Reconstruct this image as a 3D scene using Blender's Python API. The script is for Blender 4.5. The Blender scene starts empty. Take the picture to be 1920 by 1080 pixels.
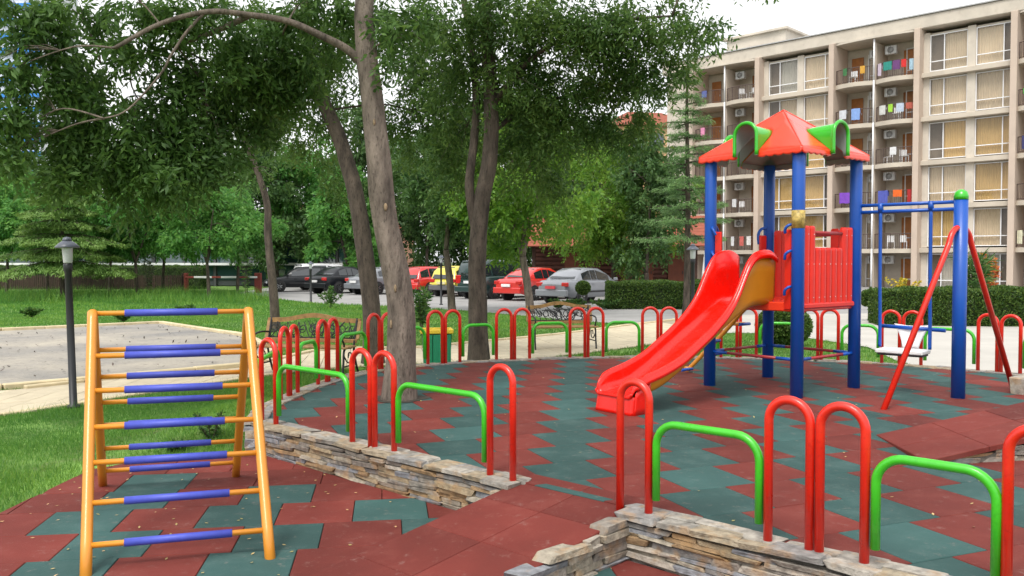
import bpy, math, random
import numpy as np
from mathutils import Vector, Matrix, noise

random.seed(7); RNG = np.random.default_rng(7)
S = bpy.context.scene; COL = S.collection

# ------------------------------------------------------------------ camera, sky, sun, exposure
CAMZ, TILT, F = 1.74, math.radians(1.79), 1600.0
cd = bpy.data.cameras.new('camera'); cam = bpy.data.objects.new('camera', cd); COL.objects.link(cam)
cam.location = (0, 0, CAMZ); cam.rotation_euler = (math.pi/2 - TILT, 0, 0)
cd.sensor_width = 36; cd.lens = 36*F/1920; cd.clip_start = 0.05; cd.clip_end = 3000
S.camera = cam
SUN_EL, SUN_AZ = math.radians(58), math.radians(205)      # azimuth clockwise from +Y: behind the viewer, to the left
w = bpy.data.worlds.new('World'); S.world = w; w.use_nodes = True
wn, wl = w.node_tree.nodes, w.node_tree.links
bg = wn['Background']; sky = wn.new('ShaderNodeTexSky'); sky.sky_type = 'NISHITA'; sky.sun_disc = False
sky.sun_elevation = SUN_EL; sky.sun_rotation = SUN_AZ; sky.air_density = 1.0; sky.dust_density = 6.0; sky.ozone_density = 1.0
hs = wn.new('ShaderNodeHueSaturation'); hs.inputs['Saturation'].default_value = 0.12      # thin white overcast
wl.new(sky.outputs[0], hs.inputs['Color'])
mixs = wn.new('ShaderNodeMix'); mixs.data_type = 'RGBA'; mixs.inputs[0].default_value = .6; mixs.inputs[7].default_value = (7.6, 7.7, 7.8, 1)   # even cloud layer
wl.new(hs.outputs[0], mixs.inputs[6]); wl.new(mixs.outputs[2], bg.inputs[0]); bg.inputs[1].default_value = 0.15
sl = bpy.data.lights.new('sun', 'SUN'); sl.energy = 1.5; sl.angle = math.radians(18); sl.color = (1, .95, .87)
sun = bpy.data.objects.new('sun', sl); COL.objects.link(sun)
sdir = Vector((math.sin(SUN_AZ)*math.cos(SUN_EL), math.cos(SUN_AZ)*math.cos(SUN_EL), math.sin(SUN_EL)))
sun.rotation_euler = sdir.to_track_quat('Z', 'Y').to_euler(); sun.location = (0, 0, 40)
vs = S.view_settings; vs.view_transform = 'Standard'; vs.look = 'None'; vs.exposure = 0.6; vs.gamma = 1
S.render.engine = 'CYCLES'; S.cycles.use_denoising = True; S.cycles.max_bounces = 8; S.cycles.transparent_max_bounces = 12
try: S.cycles.denoiser = 'OPENIMAGEDENOISE'
except Exception: pass

# ------------------------------------------------------------------ helpers
def ray(px, py):
    u = (px-960)/F; v = (540-py)/F
    return (u, math.cos(TILT)+v*math.sin(TILT), -math.sin(TILT)+v*math.cos(TILT))
def at(px, py, Y):                       # world point seen at photo pixel, Y metres away
    d = ray(px, py); t = Y/d[1]; return Vector((d[0]*t, Y, CAMZ+d[2]*t))
def onz(px, py, z=0.0):
    d = ray(px, py); t = (z-CAMZ)/d[2]; return Vector((d[0]*t, d[1]*t, z))

def tag(o, label=None, cat=None, group=None, kind=None):
    if label: o['label'] = label
    if cat: o['category'] = cat
    if group: o['group'] = group
    if kind: o['kind'] = kind
    return o
def empty(name, loc=(0, 0, 0), rz=0, parent=None):
    o = bpy.data.objects.new(name, None); COL.objects.link(o); o.location = loc; o.rotation_euler = (0, 0, rz)
    o.empty_display_size = .1
    if parent: o.parent = parent
    return o
def inst(name, me, parent=None, loc=(0, 0, 0), rot=(0, 0, 0), scale=(1, 1, 1)):
    o = bpy.data.objects.new(name, me); COL.objects.link(o); o.location = loc; o.rotation_euler = rot; o.scale = scale
    if parent: o.parent = parent
    return o
def copy_tree(o, parent=None):
    c = o.copy(); COL.objects.link(c); c.parent = parent
    for ch in list(o.children): copy_tree(ch, c)
    return c

class MB:
    def __init__(s): s.v = []; s.f = []; s.m = []; s.s = []
    def add(s, vs, fs, m=0, sm=False):
        n = len(s.v); s.v.extend([tuple(v) for v in vs])
        for f in fs: s.f.append([n+i for i in f]); s.m.append(m); s.s.append(sm)
        return s
    def box(s, c, d, rz=0, m=0, M=None):
        h = [x/2 for x in d]; vs = [Vector((a*h[0], b*h[1], e*h[2])) for a in (-1, 1) for b in (-1, 1) for e in (-1, 1)]
        if M is None: M = Matrix.Rotation(rz, 3, 'Z')
        vs = [M @ v + Vector(c) for v in vs]
        return s.add(vs, [(0, 1, 3, 2), (4, 6, 7, 5), (0, 4, 5, 1), (2, 3, 7, 6), (0, 2, 6, 4), (1, 5, 7, 3)], m)
    def cbox(s, c, d, b=.01, rz=0, m=0, M=None, jit=0):       # box with chamfered edges
        h = [x/2 for x in d]; b = min([b]+[x*.45 for x in h]); vs = []; ix = {}
        for sx in (-1, 1):
            for sy in (-1, 1):
                for sz in (-1, 1):
                    j = [random.uniform(-jit, jit) for _ in range(3)]
                    for a in range(3):
                        p = [sx*h[0]+j[0], sy*h[1]+j[1], sz*h[2]+j[2]]
                        for k, sg in enumerate((sx, sy, sz)):
                            if k != a: p[k] -= sg*b
                        ix[sx, sy, sz, a] = len(vs); vs.append(Vector(p))
        fs = []
        for a in range(3):
            o = [k for k in range(3) if k != a]
            for sg in (-1, 1):
                q = []
                for e in ((-1, -1), (1, -1), (1, 1), (-1, 1)):
                    t = [0]*3; t[a] = sg; t[o[0]] = e[0]; t[o[1]] = e[1]; q.append(ix[t[0], t[1], t[2], a])
                fs.append(q)
            for e in ((-1, -1), (1, -1), (1, 1), (-1, 1)):    # edges along axis a
                q = []
                for sg, oo in ((-1, o[0]), (1, o[0]), (1, o[1]), (-1, o[1])):
                    t = [0]*3; t[a] = sg; t[o[0]] = e[0]; t[o[1]] = e[1]; q.append(ix[t[0], t[1], t[2], oo])
                fs.append(q)
        for sx in (-1, 1):
            for sy in (-1, 1):
                for sz in (-1, 1): fs.append([ix[sx, sy, sz, a] for a in range(3)])
        out = []
        for q in fs:
            n = (vs[q[1]]-vs[q[0]]).cross(vs[q[2]]-vs[q[0]]); cc = sum((vs[i] for i in q), Vector())/len(q)
            out.append(q if n.dot(cc) > 0 else q[::-1])
        if M is None: M = Matrix.Rotation(rz, 3, 'Z')
        return s.add([M @ v + Vector(c) for v in vs], out, m)
    def tube(s, pts, r, n=8, m=0, caps=True, sm=True, jit=0, closed=False):
        P = [Vector(p) for p in pts]; k = len(P); R = r if isinstance(r, (list, tuple)) else [r]*k
        T = [((P[(i+1) % k] if closed else P[min(i+1, k-1)]) - (P[i-1] if closed else P[max(i-1, 0)])).normalized() for i in range(k)]
        a = Vector((0, 0, 1)) if abs(T[0].z) < .9 else Vector((1, 0, 0)); N = T[0].cross(a).normalized(); vs = []
        for i in range(k):
            N = (N - T[i]*N.dot(T[i])).normalized(); B = T[i].cross(N)
            for j in range(n):
                t = 2*math.pi*j/n; rr = R[i]
                if jit: rr *= 1+jit*noise.noise(Vector((P[i].x*3+math.cos(t)*1.3, P[i].y*3+math.sin(t)*1.3, P[i].z*2.2)))
                vs.append(P[i] + (N*math.cos(t)+B*math.sin(t))*rr)
        fs = [(i*n+j, i*n+(j+1) % n, (i+1)*n+(j+1) % n, (i+1)*n+j) for i in range(k-1) for j in range(n)]
        if closed: fs += [((k-1)*n+j, (k-1)*n+(j+1) % n, (j+1) % n, j) for j in range(n)]
        s.add(vs, fs, m, sm)
        if caps and not closed:
            b = len(s.v)-len(vs); s.f += [[b+j for j in range(n)][::-1], [b+(k-1)*n+j for j in range(n)]]; s.m += [m, m]; s.s += [False, False]
        return s
    def lathe(s, prof, c=(0, 0, 0), n=16, m=0, sm=True, M=None):
        vs = []; M = M or Matrix.Identity(3); c = Vector(c)
        for r, z in prof:
            for j in range(n): t = 2*math.pi*j/n; vs.append(M @ Vector((r*math.cos(t), r*math.sin(t), z)) + c)
        k = len(prof); fs = [(i*n+j, i*n+(j+1) % n, (i+1)*n+(j+1) % n, (i+1)*n+j) for i in range(k-1) for j in range(n)]
        s.add(vs, fs, m, sm); b = len(s.v)-len(vs)
        if prof[0][0] > 1e-4: s.f.append([b+j for j in range(n)][::-1]); s.m.append(m); s.s.append(False)
        if prof[-1][0] > 1e-4: s.f.append([b+(k-1)*n+j for j in range(n)]); s.m.append(m); s.s.append(False)
        return s
    def prism(s, poly, z0, z1, m=0, bev=0):
        n = len(poly); vs = [(p[0], p[1], z0) for p in poly]
        if bev:
            cx = sum(p[0] for p in poly)/n; cy = sum(p[1] for p in poly)/n
            ins = inset(poly, bev); vs += [(p[0], p[1], z1-bev) for p in poly]+[(p[0], p[1], z1) for p in ins]; L = 3
        else: vs += [(p[0], p[1], z1) for p in poly]; L = 2
        fs = [list(range(n))[::-1], [(L-1)*n+i for i in range(n)]]
        for l in range(L-1): fs += [(l*n+i, l*n+(i+1) % n, (l+1)*n+(i+1) % n, (l+1)*n+i) for i in range(n)]
        return s.add(vs, fs, m)
    def grid(s, fn, nu, nv, m=0, sm=True, flip=False):          # fn(i, j) -> point
        vs = [fn(i, j) for i in range(nu+1) for j in range(nv+1)]; w_ = nv+1
        fs = [(i*w_+j, (i+1)*w_+j, (i+1)*w_+j+1, i*w_+j+1) for i in range(nu) for j in range(nv)]
        if flip: fs = [f[::-1] for f in fs]
        return s.add(vs, fs, m, sm)
    def mesh(s, name, mats):
        me = bpy.data.meshes.new(name); me.from_pydata(s.v, [], s.f)
        for x in (mats if isinstance(mats, (list, tuple)) else [mats]): me.materials.append(x)
        me.polygons.foreach_set('material_index', s.m); me.polygons.foreach_set('use_smooth', s.s); me.update()
        return me
    def build(s, name, mats, parent=None, loc=(0, 0, 0), rot=(0, 0, 0)):
        return inst(name, s.mesh(name, mats), parent, loc, rot)

def inset(poly, d):
    n = len(poly); out = []
    for i in range(n):
        p0, p1, p2 = Vector(poly[i-1][:2]), Vector(poly[i][:2]), Vector(poly[(i+1) % n][:2])
        a = (p1-p0); b = (p2-p1)
        if a.length < 1e-6 or b.length < 1e-6: out.append((p1.x, p1.y)); continue
        a.normalize(); b.normalize(); na = Vector((-a.y, a.x)); nb = Vector((-b.y, b.x)); t = na+nb
        k = t.length_squared
        q = p1 + t*(2*d/k if k > .3 else 0); out.append((q.x, q.y))
    return out
def clip(poly, conv):                     # Sutherland-Hodgman against a convex CCW polygon
    out = [tuple(p) for p in poly]
    for i in range(len(conv)):
        a, b = conv[i], conv[(i+1) % len(conv)]; ins = out; out = []
        if not ins: return []
        sd = lambda p: (b[0]-a[0])*(p[1]-a[1])-(b[1]-a[1])*(p[0]-a[0])
        for j in range(len(ins)):
            p, q = ins[j], ins[(j+1) % len(ins)]; sp, sq = sd(p), sd(q)
            if sp >= 0: out.append(p)
            if (sp > 0) != (sq > 0) and abs(sp-sq) > 1e-9 and sp*sq < 0:
                t = sp/(sp-sq); out.append((p[0]+t*(q[0]-p[0]), p[1]+t*(q[1]-p[1])))
    o2 = []
    for p in out:
        if not o2 or (abs(p[0]-o2[-1][0])+abs(p[1]-o2[-1][1])) > 1e-4: o2.append(p)
    if len(o2) > 1 and abs(o2[0][0]-o2[-1][0])+abs(o2[0][1]-o2[-1][1]) < 1e-4: o2.pop()
    return o2
def area(p): return .5*sum(p[i][0]*p[(i+1) % len(p)][1]-p[(i+1) % len(p)][0]*p[i][1] for i in range(len(p)))
def inpoly(x, y, poly):                   # numpy even-odd test
    r = np.zeros(len(x), bool); n = len(poly)
    for i in range(n):
        x1, y1 = poly[i][:2]; x2, y2 = poly[(i+1) % n][:2]
        if y1 == y2: continue
        c = ((y1 > y) != (y2 > y)) & (x < (x2-x1)*(y-y1)/(y2-y1)+x1); r ^= c
    return r
def catmull(P, k=6, closed=False):
    P = [Vector(p) for p in P]; n = len(P); out = []
    for i in range(n if closed else n-1):
        g = (lambda q: P[q % n]) if closed else (lambda q: P[min(max(q, 0), n-1)])
        a, b, c, d = g(i-1), g(i), g(i+1), g(i+2)
        for j in range(k):
            t = j/k; out.append(.5*((2*b)+(c-a)*t+(2*a-5*b+4*c-d)*t*t+(3*b-a-3*c+d)*t**3))
    if not closed: out.append(P[-1])
    return out
def lerp(a, b, t): return a+(b-a)*t
def interp(tab, x):
    for (x0, y0), (x1, y1) in zip(tab, tab[1:]):
        if x <= x1: return lerp(y0, y1, (x-x0)/(x1-x0)) if x > x0 else y0
    return tab[-1][1]
def smooth_interp(tab, x):
    for (x0, y0), (x1, y1) in zip(tab, tab[1:]):
        if x <= x1:
            t = max(0, (x-x0)/(x1-x0)); t = t*t*(3-2*t); return lerp(y0, y1, t)
    return tab[-1][1]

# ------------------------------------------------------------------ materials
def pm(name, col, rough=.6, var=.15, scale=6, col2=None, bump=0, bscale=80, rand=0, metal=0, spec=.5, coat=0, fleck=None, fscale=300, famt=.1, rough_var=0):
    m = bpy.data.materials.new(name); m.use_nodes = True; N, L = m.node_tree.nodes, m.node_tree.links
    b = N['Principled BSDF']; geo = N.new('ShaderNodeNewGeometry')
    b.inputs['Roughness'].default_value = rough; b.inputs['Metallic'].default_value = metal; b.inputs['Specular IOR Level'].default_value = spec
    if coat: b.inputs['Coat Weight'].default_value = coat; b.inputs['Coat Roughness'].default_value = .08
    def nz(sc, det=5, ro=.6):
        n = N.new('ShaderNodeTexNoise'); n.inputs['Scale'].default_value = sc; n.inputs['Detail'].default_value = det
        n.inputs['Roughness'].default_value = ro; L.new(geo.outputs['Position'], n.inputs['Vector']); return n
    n1 = nz(scale); r = N.new('ShaderNodeValToRGB'); c = tuple(col)
    lo = tuple(x*(1-var) for x in c); hi = tuple(min(1, x*(1+var)) for x in (col2 or c))
    r.color_ramp.elements[0].position = .3; r.color_ramp.elements[1].position = .7
    r.color_ramp.elements[0].color = (*lo, 1); r.color_ramp.elements[1].color = (*hi, 1); L.new(n1.outputs[0], r.inputs[0]); out = r.outputs[0]
    if rough_var:
        mr = N.new('ShaderNodeMapRange'); mr.inputs[1].default_value = .3; mr.inputs[2].default_value = .7
        mr.inputs[3].default_value = max(0, rough-rough_var); mr.inputs[4].default_value = min(1, rough+rough_var); L.new(nz(scale*2.3).outputs[0], mr.inputs[0]); L.new(mr.outputs[0], b.inputs['Roughness'])
    if fleck:
        n2 = nz(fscale, 2); mr = N.new('ShaderNodeMapRange'); mr.inputs[1].default_value = .55; mr.inputs[2].default_value = .72; mr.inputs[4].default_value = famt
        L.new(n2.outputs[0], mr.inputs[0]); mx = N.new('ShaderNodeMix'); mx.data_type = 'RGBA'; L.new(mr.outputs[0], mx.inputs[0]); L.new(out, mx.inputs[6]); mx.inputs[7].default_value = (*fleck, 1); out = mx.outputs[2]
    if rand:
        oi = N.new('ShaderNodeObjectInfo'); mr = N.new('ShaderNodeMapRange'); mr.inputs[3].default_value = 1-rand; mr.inputs[4].default_value = 1+rand
        L.new(oi.outputs['Random'], mr.inputs[0]); hv = N.new('ShaderNodeHueSaturation'); L.new(mr.outputs[0], hv.inputs['Value']); L.new(out, hv.inputs['Color']); out = hv.outputs[0]
    L.new(out, b.inputs['Base Color'])
    if bump:
        bp = N.new('ShaderNodeBump'); bp.inputs['Strength'].default_value = bump; bp.inputs['Distance'].default_value = .02; L.new(nz(bscale, 4).outputs[0], bp.inputs['Height']); L.new(bp.outputs[0], b.inputs['Normal'])
    return m
def nodes(m): return m.node_tree.nodes, m.node_tree.links

def leaf_mat(name, col, var=.45, trans=.35, hue=.03, rough=.5, tcol=None):
    m = bpy.data.materials.new(name); m.use_nodes = True; N, L = nodes(m); b = N['Principled BSDF']; o = N['Material Output']
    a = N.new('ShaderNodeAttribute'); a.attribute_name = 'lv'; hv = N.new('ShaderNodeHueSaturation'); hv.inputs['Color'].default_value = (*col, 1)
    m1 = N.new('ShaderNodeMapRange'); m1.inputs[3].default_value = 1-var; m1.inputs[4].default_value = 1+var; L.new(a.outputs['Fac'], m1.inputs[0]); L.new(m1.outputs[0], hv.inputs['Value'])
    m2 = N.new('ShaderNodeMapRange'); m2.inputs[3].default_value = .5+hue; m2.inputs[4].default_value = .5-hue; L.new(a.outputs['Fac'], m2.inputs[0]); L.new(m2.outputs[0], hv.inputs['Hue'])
    L.new(hv.outputs[0], b.inputs['Base Color']); b.inputs['Roughness'].default_value = rough; b.inputs['Specular IOR Level'].default_value = .35
    t = N.new('ShaderNodeBsdfTranslucent'); hv2 = N.new('ShaderNodeHueSaturation'); hv2.inputs['Hue'].default_value = .485; hv2.inputs['Value'].default_value = 1.3
    L.new(hv.outputs[0], hv2.inputs['Color']); L.new(hv2.outputs[0], t.inputs[0])
    mx = N.new('ShaderNodeMixShader'); mx.inputs[0].default_value = trans; L.new(b.outputs[0], mx.inputs[1]); L.new(t.outputs[0], mx.inputs[2]); L.new(mx.outputs[0], o.inputs[0])
    return m
def glass_mat(name, tint=(.8, .85, .85), refl=.12, dark=None):
    m = bpy.data.materials.new(name); m.use_nodes = True; N, L = nodes(m); o = N['Material Output']; N.remove(N['Principled BSDF'])
    if dark is None: t = N.new('ShaderNodeBsdfTransparent'); t.inputs[0].default_value = (*tint, 1)
    else: t = N.new('ShaderNodeBsdfDiffuse'); t.inputs[0].default_value = (*dark, 1)
    g = N.new('ShaderNodeBsdfGlossy'); g.inputs['Roughness'].default_value = .03
    lw = N.new('ShaderNodeLayerWeight'); f = N.new('ShaderNodeMath'); f.operation = 'POWER'; f.inputs[1].default_value = 5; L.new(lw.outputs['Facing'], f.inputs[0]); ad = N.new('ShaderNodeMath'); ad.operation = 'ADD'; ad.inputs[1].default_value = refl; ad.use_clamp = True
    L.new(f.outputs[0], ad.inputs[0]); mx = N.new('ShaderNodeMixShader'); L.new(ad.outputs[0], mx.inputs[0]); L.new(t.outputs[0], mx.inputs[1]); L.new(g.outputs[0], mx.inputs[2]); L.new(mx.outputs[0], o.inputs[0])
    return m
def stone_mat(name, cols, bump=.5):
    m = bpy.data.materials.new(name); m.use_nodes = True; N, L = nodes(m); b = N['Principled BSDF']; b.inputs['Roughness'].default_value = .85
    oi = N.new('ShaderNodeObjectInfo'); r = N.new('ShaderNodeValToRGB'); e = r.color_ramp.elements; k = len(cols); r.color_ramp.interpolation = 'CONSTANT'
    while len(e) < k: e.new(.5)
    for i, c in enumerate(cols): e[i].position = i/k; e[i].color = (*c, 1)
    L.new(oi.outputs['Random'], r.inputs[0]); geo = N.new('ShaderNodeNewGeometry')
    def nz(sc, det=6):
        n = N.new('ShaderNodeTexNoise'); n.inputs['Scale'].default_value = sc; n.inputs['Detail'].default_value = det; L.new(geo.outputs['Position'], n.inputs['Vector']); return n
    mr = N.new('ShaderNodeMapRange'); mr.inputs[1].default_value = .3; mr.inputs[2].default_value = .7; mr.inputs[3].default_value = .62; mr.inputs[4].default_value = 1.3; L.new(nz(22).outputs[0], mr.inputs[0])
    hv = N.new('ShaderNodeHueSaturation'); L.new(mr.outputs[0], hv.inputs['Value']); L.new(r.outputs[0], hv.inputs['Color'])
    mr2 = N.new('ShaderNodeMapRange'); mr2.inputs[1].default_value = .52; mr2.inputs[2].default_value = .68; mr2.inputs[4].default_value = .5; L.new(nz(9).outputs[0], mr2.inputs[0])
    mx = N.new('ShaderNodeMix'); mx.data_type = 'RGBA'; L.new(mr2.outputs[0], mx.inputs[0]); L.new(hv.outputs[0], mx.inputs[6]); mx.inputs[7].default_value = (.36, .2, .075, 1); L.new(mx.outputs[2], b.inputs['Base Color'])
    bp = N.new('ShaderNodeBump'); bp.inputs['Strength'].default_value = bump; bp.inputs['Distance'].default_value = .02; L.new(nz(70).outputs[0], bp.inputs['Height']); L.new(bp.outputs[0], b.inputs['Normal'])
    return m

def rubber(name, col, dust):
    m = pm(name, col, .8, .2, 1.6, bump=.3, bscale=350, rand=.2, fleck=dust, fscale=260, famt=.15, spec=.3)
    N, L = nodes(m); b = N['Principled BSDF']; src = b.inputs['Base Color'].links[0].from_socket; geo = N.new('ShaderNodeNewGeometry')
    n = N.new('ShaderNodeTexNoise'); n.inputs['Scale'].default_value = 3.2; n.inputs['Detail'].default_value = 8; n.inputs['Roughness'].default_value = .72; L.new(geo.outputs['Position'], n.inputs['Vector'])
    mr = N.new('ShaderNodeMapRange'); mr.inputs[1].default_value = .52; mr.inputs[2].default_value = .82; mr.inputs[4].default_value = .42; L.new(n.outputs[0], mr.inputs[0])
    mx = N.new('ShaderNodeMix'); mx.data_type = 'RGBA'; L.new(mr.outputs[0], mx.inputs[0]); L.new(src, mx.inputs[6]); mx.inputs[7].default_value = (*dust, 1); L.new(mx.outputs[2], b.inputs['Base Color'])
    n2 = N.new('ShaderNodeTexNoise'); n2.inputs['Scale'].default_value = 11; n2.inputs['Detail'].default_value = 10; n2.inputs['Roughness'].default_value = .8; L.new(geo.outputs['Position'], n2.inputs['Vector'])
    m3 = N.new('ShaderNodeMapRange'); m3.inputs[1].default_value = .57; m3.inputs[2].default_value = .72; m3.inputs[4].default_value = .45; L.new(n2.outputs[0], m3.inputs[0])
    m4 = N.new('ShaderNodeMix'); m4.data_type = 'RGBA'; L.new(m3.outputs[0], m4.inputs[0]); L.new(mx.outputs[2], m4.inputs[6]); m4.inputs[7].default_value = (.32, .24, .21, 1); L.new(m4.outputs[2], b.inputs['Base Color'])
    return m
RED_T = rubber('red_rubber', (.14, .023, .017), (.215, .078, .062))
TEAL_T = rubber('teal_rubber', (.03, .078, .073), (.12, .165, .155))
GROUT = pm('dark_joint', (.02, .02, .02), .9)
PAINT_RED = pm('red_gloss_paint', (.66, .017, .005), .36, .12, 5, coat=.25, rough_var=.1, fleck=(.38, .012, .008), fscale=45, famt=.4)
PAINT_GREEN = pm('green_gloss_paint', (.045, .44, .016), .34, .1, 4, coat=.25, rough_var=.1, fleck=(.03, .28, .012), fscale=45, famt=.35)
PAINT_BLUE = pm('blue_gloss_paint', (.004, .075, .40), .4, .08, 3, coat=.1, rough_var=.08)
PAINT_AMBER = pm('amber_paint', (.62, .24, .022), .35, .08, 4, coat=.2)
SLEEVE = pm('blue_sleeve', (.05, .07, .42), .5, .1, 20)
PL_RED = pm('red_moulded_plastic', (.82, .009, .003), .24, .1, 3, coat=.25, spec=.4, fleck=(.6, .03, .02), fscale=18, famt=.35, rough_var=.1)
PL_ORANGE = pm('red_orange_plastic', (.8, .05, .02), .25, .06, 2, coat=.3)
PL_GREEN = pm('green_moulded_plastic', (.035, .43, .018), .25, .05, 2, coat=.4)
PL_AMBER = pm('amber_moulded_plastic', (.55, .21, .012), .35, .08, 3)
PL_GREY = pm('grey_inner_plastic', (.24, .26, .24), .6, .1, 3)
PLANK_RED = pm('red_plank_plastic', (.68, .022, .012), .3, .08, 4, rand=.06)
BAR_RED = pm('dark_red_paint', (.34, .03, .035), .4, .1, 5)
IRON = pm('black_iron', (.012, .012, .014), .5, .2, 10)
LAMPB = pm('black_lamp_metal', (.014, .015, .018), .45, .2, 6)
HOOD = pm('grey_lamp_hood', (.09, .10, .13), .4, .15, 10)
WHITE_PL = pm('white_plastic', (.72, .72, .72), .4, .06, 6)
FROST = pm('frosted_lamp_glass', (.62, .63, .68), .35, .05, 6)
WOOD = pm('varnished_bench_wood', (.3, .17, .06), .55, .35, 12)
STONE = stone_mat('ledger_stone', [(.22, .195, .165), (.28, .215, .135), (.17, .16, .15), (.31, .27, .21), (.2, .205, .22), (.26, .17, .09), (.34, .3, .25), (.19, .165, .14)])
COPING = stone_mat('coping_stone', [(.25, .23, .2), (.29, .24, .17), (.22, .21, .2), (.32, .29, .25)])
MORTAR = pm('wall_mortar', (.1, .09, .075), .95, .3, 20, bump=.5)
GREYBARK = pm('grey_brown_bark', (.105, .082, .065), .9, .35, 9, col2=(.185, .148, .12), bump=1, bscale=42, fleck=(.04, .03, .022), fscale=55, famt=.75)
DARKBARK = pm('dark_brown_bark', (.048, .037, .028), .95, .4, 9, col2=(.09, .07, .054), bump=1, bscale=38, fleck=(.016, .012, .009), fscale=50, famt=.75)
for _m in (GREYBARK, DARKBARK):                        # ridges run up the trunk
    _N, _L = nodes(_m)
    for _n in [x for x in _N if x.type == 'TEX_NOISE']:
        mp = _N.new('ShaderNodeMapping'); mp.inputs['Scale'].default_value = (1, 1, .28); src = _n.inputs['Vector'].links[0].from_socket; _L.new(src, mp.inputs[0]); _L.new(mp.outputs[0], _n.inputs['Vector'])
SCAR = pm('pruned_wood', (.25, .18, .11), .9, .5, 60)
ASH = leaf_mat('ash_leaf', (.076, .162, .034), .6, .47, hue=.02)
ASH2 = leaf_mat('ash_leaf_dark', (.082, .165, .036), .55, .48)
BRIGHT = leaf_mat('maple_leaf', (.125, .26, .032), .4, .5)
LOW = leaf_mat('mulberry_leaf', (.1, .27, .055), .4, .48)
BACK = leaf_mat('far_leaf', (.065, .14, .038), .45, .4)
PALE = leaf_mat('pale_leaf', (.16, .2, .11), .35, .3)
NEEDLE = leaf_mat('cedar_needle', (.11, .22, .05), .4, .25)
NEEDLE2 = leaf_mat('larch_needle', (.1, .21, .07), .4, .3)
HEDGE = leaf_mat('hedge_leaf', (.065, .13, .022), .5, .3)
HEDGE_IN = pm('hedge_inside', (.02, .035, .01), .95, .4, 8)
GRASS = leaf_mat('grass_blade', (.135, .285, .045), .5, .42, hue=.045)
PLANTM = leaf_mat('young_plant_leaf', (.06, .14, .03), .4, .35)

# ------------------------------------------------------------------ setting: ground, lawn, paths
PZ = 0.29                                                     # top of the raised play floor
W0, CDIR = Vector((-2.33, 7.6)), Vector((.734, -.679)); CN = Vector((-.679, -.734))   # straight front wall, its direction and outward normal
def chord(s, o=0.0): p = W0+CDIR*s+CN*o; return Vector((p.x, p.y, 0))
RIM = [(-2.38, 7.57), (-2.5, 8.3), (-2.47, 8.95), (-2.3, 10.15), (-1.8, 11.4), (-.8, 12.2), (.1, 12.58), (1.2, 12.85), (2.3, 12.9), (3.6, 12.75),
       (4.7, 12.4), (5.6, 11.85), (6.5, 10.95), (7.1, 9.8), (7.3, 8.3), (7.0, 6.6), (6.2, 5.2), (5.0, 4.1), (3.6, 3.45), (2.25, 3.35)]
ARC = [p.to_2d() for p in catmull([(a, b, 0) for a, b in RIM], 4)]
OUTER = [(p.x, p.y) for p in ARC][::-1]                       # CCW: from the near corner round the back to the left
INNER = inset(OUTER, .17)
FLOOR = [(-3.5, 2.0), (2.6, 2.0), (2.6, 3.02), (-2.24, 7.52), (-2.6, 7.45), (-3.2, 7.22), (-3.46, 6.95)]
def dense(poly, st=.5):
    out = []
    for i in range(len(poly)):
        a, b = Vector(poly[i]), Vector(poly[(i+1) % len(poly)]); n = max(1, int((b-a).length/st)); out += [tuple(a+(b-a)*j/n) for j in range(n)]
    return out

EARTH = pm('dry_earth_grass', (.055, .085, .025), .95, .4, .6)
LAWNM = pm('lawn_turf', (.085, .18, .028), .95, .4, 1.2, col2=(.135, .25, .045), bump=.6, bscale=60, fleck=(.11, .085, .05), fscale=2.2, famt=.55)
PAVE = pm('cream_paving', (.5, .43, .305), .85, .12, 3, rand=.06, bump=.15, bscale=120)
KERBM = pm('cream_kerb', (.55, .46, .29), .85, .15, 4, rand=.05)
SANDM = pm('grey_sand', (.225, .22, .215), .95, .2, .45, col2=(.33, .295, .24), bump=1, bscale=14, fleck=(.13, .12, .11), fscale=9, famt=.45)
ASPH = pm('worn_grey_asphalt', (.27, .265, .26), .9, .18, .8, fleck=(.2, .2, .2), fscale=40, famt=.2)
PLAZA = pm('pale_concrete', (.42, .4, .365), .9, .1, .7, fleck=(.36, .34, .31), fscale=14, famt=.3)

def bump_h(x, y): return .21*np.exp(-(((x+2.75)/.75)**2+((y-9.0)/1.15)**2))
g = MB(); g.add([(-900, -300, -.035), (900, -300, -.035), (900, 1200, -.035), (-900, 1200, -.035)], [(0, 1, 2, 3)])
tag(g.build('ground', EARTH), kind='structure')
xs = np.concatenate([np.arange(-46, -8, 1.0), np.arange(-8, 2, .2), np.arange(2, 40, 1.0)]); ys = np.concatenate([np.arange(-6, 4, .5), np.arange(4, 14, .2), np.arange(14, 62, 1.0)])
X, Y = np.meshgrid(xs, ys, indexing='ij'); Z = bump_h(X, Y)+.006*np.sin(X*3.1+1)*np.sin(Y*2.7)-.008
me = bpy.data.meshes.new('lawn'); nx, ny = len(xs), len(ys); V = np.stack([X, Y, Z], -1).reshape(-1, 3)
me.from_pydata([tuple(v) for v in V.tolist()], [], [(i*ny+j, (i+1)*ny+j, (i+1)*ny+j+1, i*ny+j+1) for i in range(nx-1) for j in range(ny-1)])
me.materials.append(LAWNM); me.polygons.foreach_set('use_smooth', [True]*len(me.polygons)); tag(inst('lawn', me), kind='structure')

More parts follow.
